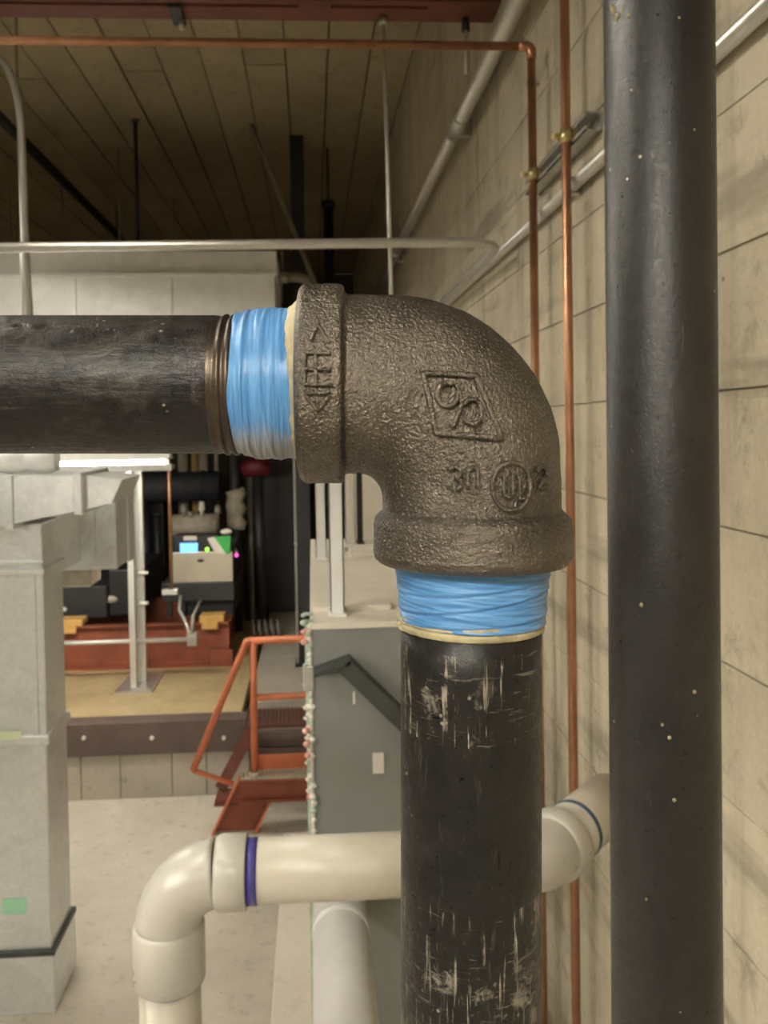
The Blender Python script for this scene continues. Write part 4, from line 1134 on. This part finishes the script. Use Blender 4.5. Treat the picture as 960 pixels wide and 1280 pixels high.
# ================================================================== grey plate equipment with concrete-topped body and posts
YG = 2.35
xg0 = aY(392, 900, YG).x
zg = aY(440, 783, YG).z
ge = thing('grey_equipment', (xg0 + .3, YG, .06), 'large grey painted equipment casing with bolted left edge behind the plastic pipe', 'equipment')
xg1 = W - .02
MB().box(xg0, xg1, YG, YG + .05, .06, zg - .006, .002).build('front_plate', 'gray', ge)
MB().box(xg0 - .004, xg1, YG + .05, 4.15, .06, zg - .03, .006).build('casing_body', 'pad', ge)
MB().box(xg0 - .006, xg1, YG - .003, 4.15, zg - .006, zg + .012, .002).build('casing_top', 'pad', ge)
MB().box(xg0 - .012, xg0 - .002, YG + .0, YG + .06, .06, zg + .01, .002).build('edge_strip', 'label', ge)
for yy, hh, xa, xb_ in ((3.55, .030, xg0 + .17, xg1), (3.70, .022, xg0 + .15, xg1), (2.50, .016, xg0 + .0, xg0 + .25)):
    MB().box(xa, xb_, yy, yy + .10, zg + .010, zg + .010 + hh, .003).build('top_ledge', 'pad', ge)
a, b, c_, d = R(466, 941, 480, 967, YG - .003)
MB().box(a, b, YG - .004, YG + .001, c_, d, .001).build('white_label', 'label', ge)['label'] = 'blank white sticker'
a, b, c_, d = R(441, 865, 444, 880, YG - .003)
MB().box(a, b, YG - .003, YG + .001, c_, d, 0).build('paint_nick', 'label', ge)
# bent drip hood on the plate
ap, lf, rt = aY(436, 817, YG), aY(392, 833, YG), aY(540, 918, YG)
hd = MB(); th = .030
for (p, q) in ((lf, ap), (ap, rt)):
    n_ = Vector((-(q.z - p.z), 0, q.x - p.x)).normalized()
    poly = [(p.x, p.z), (q.x, q.z), (q.x - n_.x * .045, q.z - n_.z * .045), (p.x - n_.x * .045, p.z - n_.z * .045)] if q is rt else [(p.x, p.z), (q.x, q.z), (q.x - n_.x * .012, q.z - n_.z * .012), (p.x - n_.x * .012, p.z - n_.z * .012)]
    hd.prism(poly, YG - .075, YG + .002)
hd.build('drip_hood', 'darkgray', ge)
# bolts with coloured caps down the left edge: two staggered columns
ks = 0
for v in range(768, 1036, 11):
    for side in (0, 1):
        if rnd.random() < (0.30 if side == 0 else 0.06): continue
        q = aY((379 if side == 0 else 386) + rnd.uniform(-1, 1) + (v - 768) * .028, v + rnd.uniform(-3, 3) + side * 5, YG - .01)
        mt = rnd.choice(('pinkcap', 'palecap', 'greencap') if side == 0 else ('palecap', 'greencap', 'palecap'))
        s = rnd.uniform(.006, .0105)
        ob = MB().sphere((q.x, YG + rnd.uniform(-.012, .004), q.z), s, 1.1, 1, .9, 8, 6).tube([(q.x, YG + .02, q.z), (xg0 + .003, YG + .02, q.z)], .006, 6).build('edge_bolt', mt, ge)
a, b, c_, d = R(379, 832, 388, 862, YG)
MB().box(a, b + .01, YG - .01, YG + .02, c_, d, .003).build('edge_clip', 'emt', ge)
MB().box(xg0 - .022, xg0 - .011, YG + .03, YG + .05, .4, zg, .002).build('edge_backing', 'greencap', ge)

def post(u0_, u1_, vb, label, mat, ztop=CZ):
    b_ = aZ((u0_ + u1_) / 2, vb, zg + .012)
    Y = b_.y
    p, q = aY(u0_, vb - 60, Y), aY(u1_, vb - 60, Y)
    t = thing('strut_upright', (b_.x, Y, zg + .012), label, 'post')
    wd = (q.x - p.x)
    x0_, x1_ = p.x, q.x
    m = MB(); m.box(x0_, x1_, Y, Y + .003, zg + .02, ztop)
    m.box(x0_, x0_ + .004, Y, Y + .038, zg + .02, ztop); m.box(x1_ - .004, x1_, Y, Y + .038, zg + .02, ztop)
    m.box(x0_, x0_ + .014, Y + .034, Y + .038, zg + .02, ztop); m.box(x1_ - .014, x1_, Y + .034, Y + .038, zg + .02, ztop)
    m.build('upright_channel', mat, t)
    MB().box(x0_ - .006, x1_ + .006, Y - .015, Y + .055, zg + .012, zg + .022, .002).build('upright_foot', mat, t)
ZPT = 2.26
post(412, 430, 770, 'nearest pale strut upright on the beige casing top', 'flex', ZPT)
post(394, 407, 700, 'middle white strut upright at the left casing edge', 'flex', ZPT + .1)
post(431, 444, 682, 'cream strut upright at the back of the casing top', 'label', ZPT + .1)
post(446, 453, 680, 'narrow dark upright beside the cream one at the back', 'charcoal', ZPT + .1)
pq = aY(436, 620, 4.45)
struct(MB().box(pq.x, W, 4.45, 4.65, 0, 2.62, .004).build('wall_pier', 'pad'))
# white jacketed pipe running from the grey plate towards the viewer
hz = 2.37 - 1.30
wp = thing('white_pipe', (.075, YG, hz), 'white jacketed pipe running out from the grey casing below the plastic pipe', 'pipe')
xw = (aZ(389, 1200, hz).x + aZ(467, 1200, hz).x) / 2
MB().tube([(xw, .6, hz), (xw, YG - .004, hz)], .072, 32).build('pipe_run', 'white_pipe', wp)
for yy in (2.02, 1.55):
    MB().tube([(xw, yy, hz), (xw, yy + .03, hz)], .0735, 32).build('jacket_band', 'white_pipe', wp)
MB().box(xw - .03, xw + .03, .62, .68, .06, hz - .06).build('pipe_stand', 'strut', wp)

bpy.context.view_layer.update()
